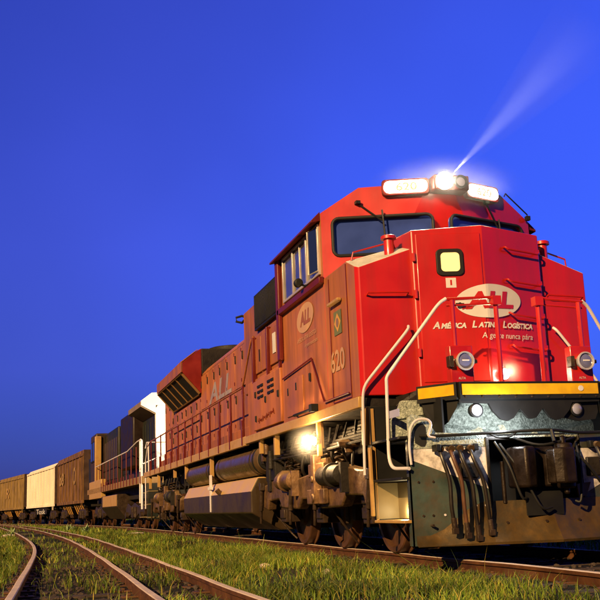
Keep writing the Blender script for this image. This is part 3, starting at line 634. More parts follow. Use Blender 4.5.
# --- trucks
def wheelset(parent, y, r=.535, xw=.80):
    for sx in (-1, 1):
        prof = [(-.02, .0001), (-.02, .13), (-.05, .14), (-.05, .20), (.0, .24), (.012, .44), (-.035, .465), (-.035, r-.012), (-.02, r), (.08, r+.004), (.095, r+.03), (.11, r+.032), (.125, r+.01), (.12, .46), (.1, .1), (.1, .0001)]
        w_ = MB(); w_.lathe((sx*(xw+.07), y, r), (-sx, 0, 0), prof, 40); w_.build('wheel', WHEEL, parent)
def truck(yc, flip=1):
    ys_ = [yc-2.03, yc, yc+2.03]
    # cast side frames with hanging horns between the wheels
    top = [(-2.75, .92), (-2.7, 1.0), (-2.2, 1.02), (-1.6, 1.10), (-1.0, 1.02), (-.6, 1.0), (0, 1.04), (.6, 1.0), (1.0, 1.02), (1.5, 1.16), (1.9, 1.1), (2.2, .98), (2.75, .96), (2.85, .88)]
    bot = [(2.8, .60), (2.45, .55), (2.35, .70), (1.7, .72), (1.5, .58), (.55, .56), (.35, .70), (-.35, .70), (-.55, .56), (-1.5, .58), (-1.7, .72), (-2.35, .70), (-2.45, .55), (-2.75, .60)]
    pts = [(yc+flip*a, b_) for a, b_ in top+bot]
    m = MB(); m.prism(pts, 'yz', -1.38, -1.22); m.prism(pts, 'yz', 1.22, 1.38); m.box(-1.22, 1.22, yc-.25, yc+.25, .55, .95); m.box(-1.22, 1.22, yc-1.2, yc-.9, .6, .9); m.box(-1.22, 1.22, yc+.9, yc+1.2, .6, .9)
    t_ = P(m, 'truck', TRK, bevel=.025)
    for yy in ys_:
        wheelset(t_, yy)
        MB().cyl((-.8, yy, .535), (.8, yy, .535), .09).build('axle', GRM, t_)
        MB().cyl((-.62, yy+.45, .62), (.62, yy+.45, .62), .36, 24).build('traction_motor', DGR, t_)
    for sx in (-1, 1):
        for yy in ys_:
            m = MB(); m.box(sx*.98, sx*1.22, yy-.17, yy+.17, .36, .80); m.box(sx*1.20, sx*1.25, yy-.13, yy+.13, .42, .56); m.box(sx*1.20, sx*1.25, yy-.13, yy+.13, .60, .70)
            for k in (-1, 1): m.cyl((sx*1.1, yy+k*.22, .5), (sx*1.1, yy+k*.22, .62), .05, 12)
            m.build('axle_box', GRM, t_, bevel=.012)
        # coil springs
        for yy in (yc-1.02-.25, yc-1.02+.25, yc+1.02-.25, yc+1.02+.25):
            hp = [(sx*1.30+.055*math.cos(a), yy+.055*math.sin(a), 1.03+.011*a) for a in np.arange(0, 6.28*5, .5)]
            m = MB(); m.tube(hp, .014, 6); m.build('spring', GRM, t_)
        # brake cylinders
        for yy, k in ((yc-1.35, -1), (yc+1.0, 1)):
            m = MB(); m.lathe((sx*1.42, yy, .98), (0, -k, 0), [(-.38, .07), (-.36, .12), (-.05, .13), (-.03, .16), (0, .16), (.02, .13), (.42, .13), (.46, .09)], 24)
            m.box(sx*1.36, sx*1.48, yy-.5, yy-.42, .75, 1.12); m.build('brake_cylinder', TRK if k > 0 else DGR, t_, bevel=.004)
        # vertical dampers, brake levers, sand pipes
        for yy in (yc-2.75, yc-.55, yc+.75, yc+2.65):
            m = MB(); m.cyl((sx*1.42, yy, .95), (sx*1.42, yy+.1, .55), .035, 12); m.cyl((sx*1.42, yy+.1, .60), (sx*1.41, yy+.17, .34), .022, 10)
            m.box(sx*1.36, sx*1.46, yy-.05, yy+.06, .88, 1.0); m.build('damper', GRM, t_, bevel=.004)
        for yy in ys_:
            m = MB(); s2 = 1 if yy < yc+.1 else -1
            m.tube([(sx*1.36, yy-s2*.62, .80), (sx*1.2, yy-s2*.66, .5), (sx*.95, yy-s2*.6, .18), (sx*.86, yy-s2*.55, .08)], .016, 6, smooth=.1)
            m.build('sand_pipe', GRM, t_)
            m = MB(); m.box(sx*.80, sx*.92, yy-s2*.66, yy-s2*.55, .38, .66); m.tube([(sx*1.02, yy-s2*.68, .9), (sx*1.02, yy-s2*.64, .35)], .03, 8); m.build('brake_shoe', GRM, t_, bevel=.01)
    # central post with pads (visible side) 
    m = MB(); m.box(-1.50, -1.38, yc-.72, yc-.56, .62, 1.28); m.box(-1.47, -1.36, yc-1.05, yc-.35, .98, 1.16); m.box(-1.46, -1.38, yc-1.0, yc-.2, .62, .82); m.cyl((-1.52, yc-.64, .7), (-1.38, yc-.64, .7), .06); m.cyl((-1.52, yc-.64, .95), (-1.38, yc-.64, .95), .045)
    m.build('frame_bracket', TRK, t_, bevel=.015)
    return t_
t1 = truck(2.93); truck(17.71, -1)
o = MB(); o.lathe((-1.33, 1.15, 1.24), (0, 0, 1), [(0, .05), (.06, .06), (.08, .14), (.13, .15), (.16, .10)], 20); o.build('air_filter', TRK, t1, bevel=.004); MB().box(-1.40, -1.24, 1.9, 2.2, 1.04, 1.22).build('junction_box', TRK, t1, bevel=.01)
# lamp on a post over the front truck
o = MB(); o.box(-1.53, -1.47, 1.84, 1.90, 1.24, 1.70); o.cyl((-1.50, 1.87, 1.44), (-1.57, 1.87, 1.44), .05); tl = P(o, 'truck_lamp', SILL, bevel=.004)
MB().lathe((-1.57, 1.87, 1.44), (-1, -.25, 0), [(0, .055), (.02, .05), (.04, .02)], 16).build('lit_bulb', E_H, tl)
lamp('truck_lamp_light', 'POINT', (-1.68, 1.84, 1.42), 72, (1, .62, .26), tl, size=.04)

# --- front platform, anti-climber
plan = [(-1.12, -.70), (-.84, -1.12), (.84, -1.12), (1.12, -.70), (1.12, -.02), (-1.12, -.02)]
P(MB().prism(plan, 'xy', 1.70, 1.80), 'front_platform', DGR)
def face_strip(z0, z1, off, mat_, name, pts=((-1.12, -.70), (-.84, -1.12), (.84, -1.12), (1.12, -.70)), parent=None, th=.02, trim=0):
    for a, b_ in zip(pts[:-1], pts[1:]):
        a = Vector(a); b_ = Vector(b_); d = (b_-a).normalized(); nrm = Vector((d.y, -d.x)); a2 = a+nrm*off+d*trim; b2 = b_+nrm*off-d*trim
        m = MB(); m.sheet([(a2.x, a2.y, z0), (b2.x, b2.y, z0), (b2.x, b2.y, z1), (a2.x, a2.y, z1)], (nrm.x*th, nrm.y*th, 0)); P(m, name, mat_, parent)
face_strip(1.645, 1.83, .0, BLK, 'anticlimber', th=.04)
face_strip(1.69, 1.805, .042, YEL, 'yellow_stripe', th=.006, trim=.025)
P(MB().cyl((.60, -1.166, 1.75), (.60, -1.175, 1.75), .03), 'reflector', LET)
# black saw-tooth skirt below the beam
o = MB()
teeth = [(-1.12, 1.62), (-1.1, 1.5), (-1.02, 1.36), (-.96, 1.36), (-.84, 1.62)]
for sg in (-1, 1):
    o.rings([[(sg*a*1.0, b_+dy, z) for a, b_, z in ((1.10, -.73, 1.66), (1.09, -.75, 1.53), (1.02, -.85, 1.41), (.97, -.93, 1.37), (.92, -1.0, 1.42), (.86, -1.09, 1.56), (.84, -1.12, 1.66))] for dy in (0, .02)])
    o.prism([(sg*.84, 1.66), (sg*.84, 1.61), (sg*.50, 1.60), (sg*.46, 1.52), (sg*.37, 1.43), (sg*.29, 1.41), (sg*.22, 1.44), (sg*.14, 1.54), (sg*.10, 1.50), (sg*.05, 1.44), (0, 1.43), (0, 1.66)], 'xz', -1.13, -1.09)
o.prism([(.42, 1.66), (.42, 1.44), (.60, 1.40), (.80, 1.42), (.84, 1.50), (.84, 1.66)], 'xz', -1.08, -1.04)
P(o, 'saw_tooth_skirt', BLK, smooth=False)
for x in (-.64, .56):
    o = MB(); o.lathe((x, -1.06, 1.53), (0, -1, 0), [(-.06, .04), (-.02, .07), (.05, .08), (.06, .065)], 20); cl = P(o, 'pilot_lamp', BLK)
    MB().lathe((x, -1.115, 1.53), (0, -1, 0), [(0, .065), (.02, .04), (.025, .01)], 20).build('lens', mat('lit_pilot_lens', (.5, .5, .6), .2, emit=(.75, .72, 1), es=.7) if x < 0 else LENS2, cl)

# ditch lights in red boxes
for x in (-.73, .73):
    o = MB(); o.box(x-.14, x+.13, -1.04, -.92, 1.83, 2.24); bx_ = P(o, 'ditch_light', RED, bevel=.012)
    m = MB(); m.lathe((x, -1.02, 2.06), (0, -1, 0), [(0, .075), (.06, .095), (.10, .105), (.115, .10), (.115, .088), (.09, .085)], 26); m.build('housing', CHROME, bx_)
    m = MB(); m.lathe((x, -1.10, 2.06), (0, -1, 0), [(0, .088), (.02, .075), (.03, .04), (.032, .001)], 22); m.build('lens', LENS, bx_)
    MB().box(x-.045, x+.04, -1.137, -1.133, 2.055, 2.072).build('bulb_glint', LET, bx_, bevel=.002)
    m = MB(); m.box(x+.10, x+.16, -1.08, -1.03, 2.04, 2.08); m.box(x-.17, x-.12, -1.09, -1.0, 2.0, 2.12); m.build('bracket', GRM, bx_, bevel=.005)
    text('ALTA', .035, LET, bx_, lambda u, v, x=x: (x-.06+u, -1.045, 1.87+v))

# front railings
for sx in (-1, 1):
    o = MB(); o.tube([(sx*.26, -1.0, 1.82), (sx*.26, -1.0, 2.78)], .028, 8); o.tube([(sx*.84, -.98, 2.76), (sx*.26, -1.0, 2.79)], .018, 8)
    o.tube([(sx*.78, -.99, 1.82), (sx*.78, -.99, 2.75)], .028, 8); o.tube([(sx*.84, -.97, 2.69), (sx*.26, -.99, 2.72)], .012, 8); o.box(sx*.26-.05, sx*.26+.05, -1.05, -.95, 2.70, 2.80)
    P(o, 'front_railing', RED)
    o = MB(); o.tube([(sx*.84, -.98, 2.77), (sx*.92, -.96, 2.72), (sx*1.50, -.74, 1.94), (sx*1.50, -.74, 1.86), (sx*1.50, -.68, 1.06), (sx*1.50, -.78, .955), (sx*1.46, -1.14, .94)], .019, 10, smooth=.1); P(o, 'stair_handrail', WHT)
    o = MB(); o.tube([(sx*.95, -.12, 2.62), (sx*.97, -.17, 2.58), (sx*1.52, -.10, 1.94), (sx*1.54, -.06, 1.82), (sx*1.55, -.02, .92)], .017, 10, smooth=.1); P(o, 'stair_handrail', WHT)
    # step well
    o = MB(); o.box(sx*1.0, sx*1.02, -1.06, -.06, .42, 1.68); o.box(sx*1.0, sx*1.48, -.10, -.07, .42, 1.68); o.box(sx*1.12, sx*1.36, -1.06, -1.03, .42, 1.24)
    sw = P(o, 'step_well', BLK)
    MB().box(sx*1.0, sx*1.475, -.112, -.102, .43, .82).build('lit_back_patch', CREAM, sw)  # pool of step lamp light painted on the black wall's lower half
    for z, c_ in ((.42, SILL), (.86, BLK), (1.28, BLK)):
        MB().box(sx*1.10, sx*1.50, -1.02, -.12, z-.03, z).build('step_tread', c_, sw, bevel=.006)
    MB().box(sx*1.18, sx*1.20, -1.02, -.11, .43, .82).build('riser', CREAM, sw)
    MB().box(sx*1.172, sx*1.18, -.62, -.42, .70, .73).build('slot', BLK, sw)
    MB().box(sx*1.44, sx*1.47, -.115, -.095, .42, 1.66).build('edge_strip', SILL, sw)
    MB().box(sx*1.50, sx*1.54, -.17, -.12, .46, 1.22).build('grip_bar', SILL, sw, bevel=.01)
    MB().box(sx*1.475, sx*1.48, -1.0, -.70, 1.49, 1.57).build('sticker', mat('pale_blue_sticker', (.35, .36, .6), .4), sw)
lamp('step_light', 'POINT', (-1.24, -.40, .50), 3.2, (1, .82, .45), L, size=.04)
lamp('pilot_lamp_light', 'POINT', (-.50, -1.36, 1.34), 24, (.9, .95, 1), L, size=.05)
for (xx, yy) in ((-1.5, -.3),): pass

# --- pilot and plow
PP = [(-1.42, -1.08), (0, -1.38), (1.42, -1.08)]
def py(x): return -1.38+.30*abs(x)/1.42
def pn(x, z, o=0): return (x, py(x)-o, z)
def psheet(poly, o0, o1, name, m, parent=None, **k):
    mb = MB(); mb.rings([[pn(x, z, o0) for x, z in poly], [pn(x, z, o1) for x, z in poly]]); return mb.build(name, m, parent or L, **k)
pil = psheet([(-1.42, .16), (0, .16), (0, .50), (-.30, .50), (-.62, .50), (-.62, 1.18), (-.62, 1.26), (-1.42, 1.26)], -.05, 0, 'pilot', PIL, smooth=False)
psheet([(1.42, .16), (0, .16), (0, .50), (.30, .50), (.45, .50), (.45, 1.26), (1.42, 1.26)], -.05, 0, 'pilot', PIL, smooth=False)
for s in (-1, 1):
    mb = MB(); mb.rings([[(s*1.42, -1.08, .16), (s*1.42, -1.08, 1.22), (s*1.42, -.98, 1.22), (s*1.42, -.94, .16)], [(s*1.40, -1.08, .16), (s*1.40, -1.08, 1.22), (s*1.40, -.98, 1.22), (s*1.40, -.94, .16)]]); P(mb, 'pilot_return', PIL)
# upper chipped plate
psheet([(-1.42, 1.24), (0, 1.24), (1.42, 1.24), (1.42, 1.48), (1.30, 1.69), (0, 1.69), (-1.30, 1.69), (-1.42, 1.48)], -.52, -.46, 'upper_pilot_plate', MOT, smooth=False)
psheet([(-1.42, 1.22), (0, 1.22), (1.42, 1.22), (1.42, 1.24), (0, 1.24), (-1.42, 1.24)], -.52, -.03, 'pilot_shelf', MOT, smooth=False)
psheet([(-1.42, 1.14), (-.62, 1.14), (-.62, 1.27), (-1.14, 1.30), (-1.24, 1.46), (-1.38, 1.50), (-1.42, 1.46)], -.03, .003, 'upper_pilot_plate', MOT, smooth=False)
psheet([(.45, 1.10), (1.42, 1.10), (1.42, 1.46), (1.30, 1.50), (1.14, 1.30), (.45, 1.27)], -.03, .003, 'upper_pilot_plate', PIL, smooth=False)
psheet([(-1.36, 1.20), (-1.30, 1.16), (-1.26, 1.16), (-1.24, 1.20), (-1.24, 1.36), (-1.27, 1.40), (-1.33, 1.40), (-1.36, 1.36)], .004, .006, 'hand_hole', BLK, smooth=False)
# white chevron
psheet([(-1.42, 1.03), (-.62, .70), (-.62, 1.135), (-1.42, 1.135)], .0, .006, 'white_chevron', PWH, smooth=False)
psheet([(1.42, 1.03), (.45, .62), (.45, 1.095), (1.42, 1.095)], .0, .006, 'white_chevron', PWH, smooth=False)
# plow blade with rolled lip
def blade(xa, xb, nseg=10):
    sec = [(1, .004), (.7, .02), (.42, .07), (.2, .13), (.06, .17), (.0, .16), (.0, .10), (.1, .03), (.3, -.01), (1, -.01)]
    def zt_(x):
        t_ = min(1, max(0, (1.28-abs(x))/.6)); return .26+.32*t_*t_*(3-2*t_)
    mb = MB(); mb.rings([[pn(x, .15+(zt_(x)-.15)*z, o*(.35+.65*(zt_(x)-.2)/.38)) for z, o in sec] for x in [xa+(xb-xa)*i/nseg for i in range(nseg+1)]]); return mb
P(blade(-1.40, 0), 'plow_blade', PLW); P(blade(0, 1.40), 'plow_blade', PLW)
P(MB().box(-.62, .45, -1.0, -.96, .45, 1.28), 'coupler_pocket', BLK)
o = MB(); o.box(-.64, -.60, -1.26, -1.0, .50, 1.24); o.box(.44, .48, -1.27, -1.0, .50, 1.24); o.box(-.64, .48, -1.25, -1.0, 1.20, 1.24); P(o, 'coupler_frame', DGR, bevel=.01)
# coupler: shank, head, knuckle, pin lifter
o = MB(); o.box(-.13, .13, -1.42, -.9, .78, 1.02); o.prism([(-.32, -1.40), (-.36, -1.62), (-.28, -1.78), (-.14, -1.72), (-.10, -1.60), (.02, -1.56), (.14, -1.62), (.20, -1.50), (.18, -1.38)], 'xy', .70, 1.12)
cp = P(o, 'coupler', COUP, bevel=.03); cp.location = (-.06, .22, 0)
m = MB(); m.prism([(.02, -1.62), (.16, -1.66), (.26, -1.76), (.22, -1.88), (.08, -1.90), (-.02, -1.84), (.08, -1.80), (.10, -1.74)], 'xy', .73, 1.09); m.cyl((.18, -1.72, .68), (.18, -1.72, 1.14), .095, 20); m.cyl((.18, -1.72, .62), (.18, -1.72, 1.22), .03, 12); m.build('knuckle', COUP, cp, bevel=.02)
m = MB(); m.lathe((.30, -1.55, .90), (.3, -1, 0), [(-.1, .13), (0, .14), (.03, .12), (.03, .08), (-.02, .07)], 24); m.build('release_disc', COUP, cp, bevel=.01)
m = MB(); m.cyl((-.42, -1.50, .55), (-.42, -1.50, .98), .022); m.build('chain_link', COUP, cp, bevel=.006)
m = MB(); m.box(-.30, .12, -1.405, -1.385, .42, .66); P(m, 'drain_opening', BLK)
m = MB(); m.sheet([pn(.32, .72, .05), pn(.52, .74, .05), pn(.44, .60, .05), pn(.34, .58, .05)], (0, .03, 0)); P(m, 'air_tap', STEEL, bevel=.004)
# uncoupling lever
o = MB(); o.tube([pn(-1.33, 1.27, .05), pn(-1.15, 1.26, .06), pn(-.7, 1.27, .06), pn(-.3, 1.28, .10), (0, -1.50, 1.28), pn(.4, 1.25, .08), pn(1.3, 1.27, .06)], .016, 8, smooth=.1)
o.tube([pn(-.62, 1.27, .06), pn(-.55, 1.22, .1), pn(-.42, 1.22, .1), pn(-.35, 1.27, .09)], .012, 6, smooth=.04); o.tube([(0, -1.50, 1.28), (0, -1.54, 1.16)], .02, 6); P(o, 'uncoupling_lever', BLK)
for sx in (-1, 1):
    o = MB(); o.tube([pn(sx*1.42, .98, .03), pn(sx*1.44, 1.16, .05), pn(sx*1.42, 1.36, .06), pn(sx*1.36, 1.44, .07), pn(sx*1.24, 1.44, .07), pn(sx*1.20, 1.38, .07), pn(sx*1.26, 1.26, .07), pn(sx*1.17, 1.245, .06)], .014, 8, smooth=.06); P(o, 'lever_handle', WHT)
    # hose bar and hoses
    c0 = sx*.97 if sx < 0 else .78
    o = MB(); o.box(c0-.22, c0+.22, py(c0)-.12, py(c0)-.10, 1.145, 1.165)
    for e_ in (-.22, .20): o.box(c0+e_-.02, c0+e_+.03, py(c0)-.125, py(c0)+.0, 1.10, 1.17)
    P(o, 'hose_bracket', BLK, bevel=.004)
    for k, dx in enumerate((-.18, -.07, .02, .13)):
        x0 = c0+dx; yb = py(x0); bend = .05+.02*k
        drop = (.33, .28, .25, .30)[k]
        o = MB(); o.tube([(x0, yb-.02, 1.13), (x0-.01, yb-.12, 1.12), (x0+.0, yb-.17, 1.0), (x0+.03+bend*.5, yb-.19, .8), (x0+bend, yb-.18, .55), (x0+bend+.02, yb-.17, drop+.08)], .021, 10, smooth=.12)
        hs_ = P(o, 'air_hose', mat('hose_rubber', (.014, .010, .008), .42, var=.3, vscale=9) if k != 1 else mat('brown_hose_rubber', (.08, .035, .018), .45, var=.3, vscale=9))
        m = MB(); m.cyl((x0+bend+.02, yb-.17, drop+.10), (x0+bend+.03, yb-.17, drop-.02), .028, 12); m.box(x0+bend, x0+bend+.06, yb-.2, yb-.15, drop-.06, drop); m.build('glad_hand', GRM, hs_, bevel=.004)
        MB().cyl((x0, yb-.10, 1.13), (x0, yb-.14, 1.12), .034, 12).build('fitting', STEEL, hs_)
P(MB().box(-.93, -.74, py(.8)-.05, py(.8)+.02, .82, .98), 'receptacle_box', DGR, bevel=.012)
P(MB().box(.50, .66, py(.6)-.06, py(.6)+.02, .80, 1.0), 'receptacle_box', DGR, bevel=.012)
for k, (xa, za, xb, zb_, sg) in enumerate(((-.55, 1.18, -.30, .60, .10), (-.50, 1.16, -.05, .50, .16), (.38, 1.16, .25, .55, .12), (-.35, 1.22, .30, 1.20, .20), (.30, 1.1, .75, .70, .12))):
    P(MB().tube([pn(xa, za, .02), pn(xa+(xb-xa)*.3, za-(za-zb_)*.3-sg*.5, .14), pn(xa+(xb-xa)*.7, zb_-sg*.2, .16), pn(xb, zb_, .10)], .014, 8, smooth=.12), 'cable', BLK)
for x in (-1.25, -.9, -.5, -.1, .3, .7, 1.1):
    P(MB().cyl(pn(x, .36, .02), pn(x, .36, .075), .014, 8), 'bolt', GRM)
for x in np.arange(-.78, .8, .195): P(MB().cyl((x, -1.16, 1.665), (x, -1.172, 1.665), .010, 8), 'bolt', GRM)
for x, z in ((-1.32, .46), (-1.22, .46), (-1.1, .46), (-.78, .54), (-.68, .54), (-1.2, .8), (-1.35, .8)):
    P(MB().cyl(pn(x, z, 0), pn(x, z, .012), .012, 8), 'bolt', WHT if x > -1.12 else GRM)

# --- rear platform with railings
o = MB(); o.box(-1.4, 1.4, 20.3, 21.4, 1.70, 1.80); P(o, 'rear_platform', DGR)
for sx in (-1, 1):
    o = MB(); o.tube([(sx*1.50, 20.5, 1.8), (sx*1.50, 20.5, 2.75), (sx*1.50, 21.3, 2.2), (sx*1.50, 21.35, .7)], .022, 8, smooth=.1); o.tube([(sx*.4, 21.4, 1.8), (sx*.4, 21.4, 2.8), (sx*1.45, 21.4, 2.8), (sx*1.5, 21.35, 2.6)], .02, 8); P(o, 'stair_handrail', WHT)
    o = MB()
    for z in (.45, .85, 1.25): o.box(sx*1.1, sx*1.5, 20.6, 21.3, z-.03, z)
    o.box(sx*1.08, sx*1.1, 20.6, 21.3, .42, 1.7); P(o, 'rear_steps', CREAM)
o = MB(); o.box(-.13, .13, 21.3, 21.9, .78, 1.02); o.box(-.3, .3, 21.8, 22.1, .65, 1.15); P(o, 'coupler', COUP, bevel=.03)

# ================================================================== second locomotive (runs backwards, hood first)
def place(root, y):
    root.location = (trackx(y), y, 0); root.rotation_euler = (0, 0, (y-20)/350. if y > 20 else 0)
S = thing('locomotive', 'dark second locomotive coupled behind the big red one, its hood end brightly lit', 'locomotive')
ym = 32.4; place(S, ym)   # local y from -9.3 (front) to 9.6
def Q(mb, name, mats, **k): return mb.build(name, mats, S, **k)
hx = .86
Q(MB().prism([(-hx, 1.8), (-hx, 4.2), (-hx+.15, 4.38), (hx-.15, 4.38), (hx, 4.2), (hx, 1.8)], 'xz', -8.2, -8.0), 'hood_end', LOCW, smooth=False)
Q(MB().prism([(-hx, 1.8), (-hx, 4.1), (-hx+.15, 4.25), (hx-.15, 4.25), (hx, 4.1), (hx, 1.8)], 'xz', -8.0, -4.9), 'rear_hood', DKGRN, smooth=False)
for sx in (-1, 1):
    fl_ = Q(MB().prism([(sx*hx, 4.02), (sx*1.38, 4.30), (sx*1.38, 4.46), (sx*1.0, 4.74), (0, 4.78), (0, 4.3), (sx*hx, 4.3)], 'xz', -8.21, -8.1), 'radiator_end', LOCW, smooth=False)
    Q(MB().prism([(sx*hx, 3.98), (sx*1.38, 4.26), (sx*1.38, 4.44), (sx*1.0, 4.72), (0, 4.76), (0, 4.2), (sx*hx, 4.2)], 'xz', -8.1, -4.9), 'radiator', mat('brown_radiator_paint', (.20, .14, .085), .5, var=.2), smooth=False)
o = MB()
for k in range(5): o.box(-hx-.02, -hx, -7.8+k*.62, -7.3+k*.62, 2.2, 3.8)
Q(o, 'hood_door', DKGRN, bevel=.01)
Q(MB().box(-hx, hx, -4.9, .8, 1.8, 4.15), 'engine_hood', DKGRN, bevel=.05)
o = MB()
for k in range(7): o.box(-hx-.02, -hx, -4.8+k*.8, -4.1+k*.8, 2.2, 4.0)
Q(o, 'hood_door', DKGRN, bevel=.01)
Q(MB().box(-1.25, 1.25, -5.2, -1.6, 2.3, 4.42), 'equipment_hood', mat('sooty_brown_paint', (.014, .007, .005), .5, var=.3), bevel=.06)
Q(MB().box(-1.05, 1.05, .8, 6.0, 1.8, 4.35), 'engine_hood', DKGRN, bevel=.06)
o = MB()
for k in range(6): o.box(-1.08, -1.05, .95+k*.85, 1.6+k*.85, 2.1, 3.9)
Q(o, 'hood_door', mat('grey_violet_door', (.03, .02, .022), .5, var=.3), bevel=.01)
o = MB(); o.box(-1.46, 1.46, 6.0, 8.4, 1.82, 4.45); Q(o, 'cab', mat('dark_brown_cab_paint', (.035, .02, .012), .5, var=.3, vscale=2), bevel=.06)
Q(MB().box(-1.50, -1.2, 5.9, 6.25, 1.82, 4.3), 'cab_corner_post', SILL, bevel=.03)  # ochre paints the lamplit strip of the dark cab
for a, b_ in ((6.3, 7.0), (7.25, 8.0)):
    fr_ = Q(MB().box(-1.50, -1.47, a, b_, 3.1, 4.1), 'side_window', BLK); MB().box(-1.51, -1.50, a+.06, b_-.06, 3.16, 4.04).build('pane', GLS, fr_)
Q(MB().box(-1.45, 1.45, 8.4, 9.6, 1.82, 3.4), 'nose', DKGRN, bevel=.05)
Q(MB().box(-1.52, -1.30, 3.2, 8.6, 1.30, 2.15), 'side_step_panel', SILL, bevel=.02)  # ochre carries the orange light on the cab's lower side
o = MB(); o.box(-1.52, 1.52, -9.2, 9.6, 1.55, 1.80); Q(o, 'underframe', mat('dull_ochre_sill', (.26, .15, .05), .5, var=.3, vscale=3, dirt=(.10, .05, .02), dirt_amt=.9, dscale=3), bevel=.01)
for k in range(15):
    Q(MB().box(-1.54, -1.52, -8.9+k*.85, -8.8+k*.85, 1.57, 1.95), 'sill_rib', REDD)
o = MB(); o.box(-1.0, 1.0, -9.2, 9.6, 1.1, 1.55); Q(o, 'frame', DGR)
Q(MB().prism([(-1.50, 1.35), (-1.50, .85), (-1.1, .35), (1.1, .35), (1.5, .85), (1.5, 1.35)], 'xz', -2.4, 3.2), 'fuel_tank', GRM, bevel=.02, smooth=False)
Q(MB().box(-1.515, -1.495, -2.3, 2.6, .88, 1.33), 'tank_panel', SILL, bevel=.004)
o = MB(); o.tube([(-1.5, -8.9, 3.05), (-1.5, -8.0, 3.03), (-1.5, -5.5, 2.85), (-1.5, 5.8, 2.8)], .022, 6)
Q(o, 'handrail', WHT)
for k in range(11): Q(MB().tube([(-1.5, -7.8+k*1.3, 1.8), (-1.5, -7.8+k*1.3, 2.86)], .022, 6), 'stanchion', REDD)
for sx in (-1, 1):
    o = MB(); o.tube([(sx*1.5, -9.1, .7), (sx*1.5, -9.1, 3.0), (sx*1.5, -8.75, 3.05), (sx*1.5, -8.7, .9)], .035, 8, smooth=.08); o.tube([(sx*1.48, -9.15, 2.2), (sx*.5, -9.15, 2.6), (sx*.5, -9.15, 1.8)], .02, 6)
    Q(o, 'stair_handrail', WHT)
    o = MB()
    for z in (.45, .85, 1.25): o.box(sx*1.1, sx*1.5, -9.1, -8.5, z-.03, z)
    o.box(sx*1.05, sx*1.07, -9.1, -8.5, .4, 1.6); Q(o, 'steps', CREAM)
Q(MB().box(-1.35, 1.35, -9.3, -9.2, .35, 1.55), 'pilot', DKGRN, bevel=.02)
o = MB(); o.box(-.13, .13, -10.2, -9.2, .78, 1.02); o.box(-.28, .28, -10.5, -10.0, .65, 1.15); Q(o, 'coupler', COUP, bevel=.03)
def bogie(root, yc, n=3, sp=1.8, r=.5, m_=GRM):
    half = sp*(n-1)/2
    pts = []
    top = [(-half-.5, .75), (-half, .95), (-half*.5, .82), (0, .95), (half*.5, .82), (half, .95), (half+.5, .75)]
    bot = [(half+.45, .5), (half, .42), (half*.5, .55), (0, .36), (-half*.5, .55), (-half, .42), (-half-.45, .5)]
    m = MB(); pts = [(yc+a, b_) for a, b_ in top+bot]
    m.prism(pts, 'yz', -1.25, -1.1); m.prism(pts, 'yz', 1.1, 1.25); m.box(-1.1, 1.1, yc-.2, yc+.2, .5, .9)
    bo = m.build('bogie', m_, root, bevel=.02)
    for k in range(n):
        yy = yc-half+sp*k; wheelset(bo, yy, r)
        m = MB(); m.cyl((-1.1, yy, r), (1.1, yy, r), .08); m.cyl((-1.34, yy, r), (1.34, yy, r), .12); m.build('axle', GRM, bo)
    for yy in (yc-.35, yc+.35):
        m = MB(); m.cyl((-1.27, yy, .42), (-1.27, yy, .8), .07, 10); m.build('spring', m_, bo)
    return bo
bogie(S, -5.6, 3, 1.9, .5, GRM); bogie(S, 6.0, 3, 1.9, .5, GRM)

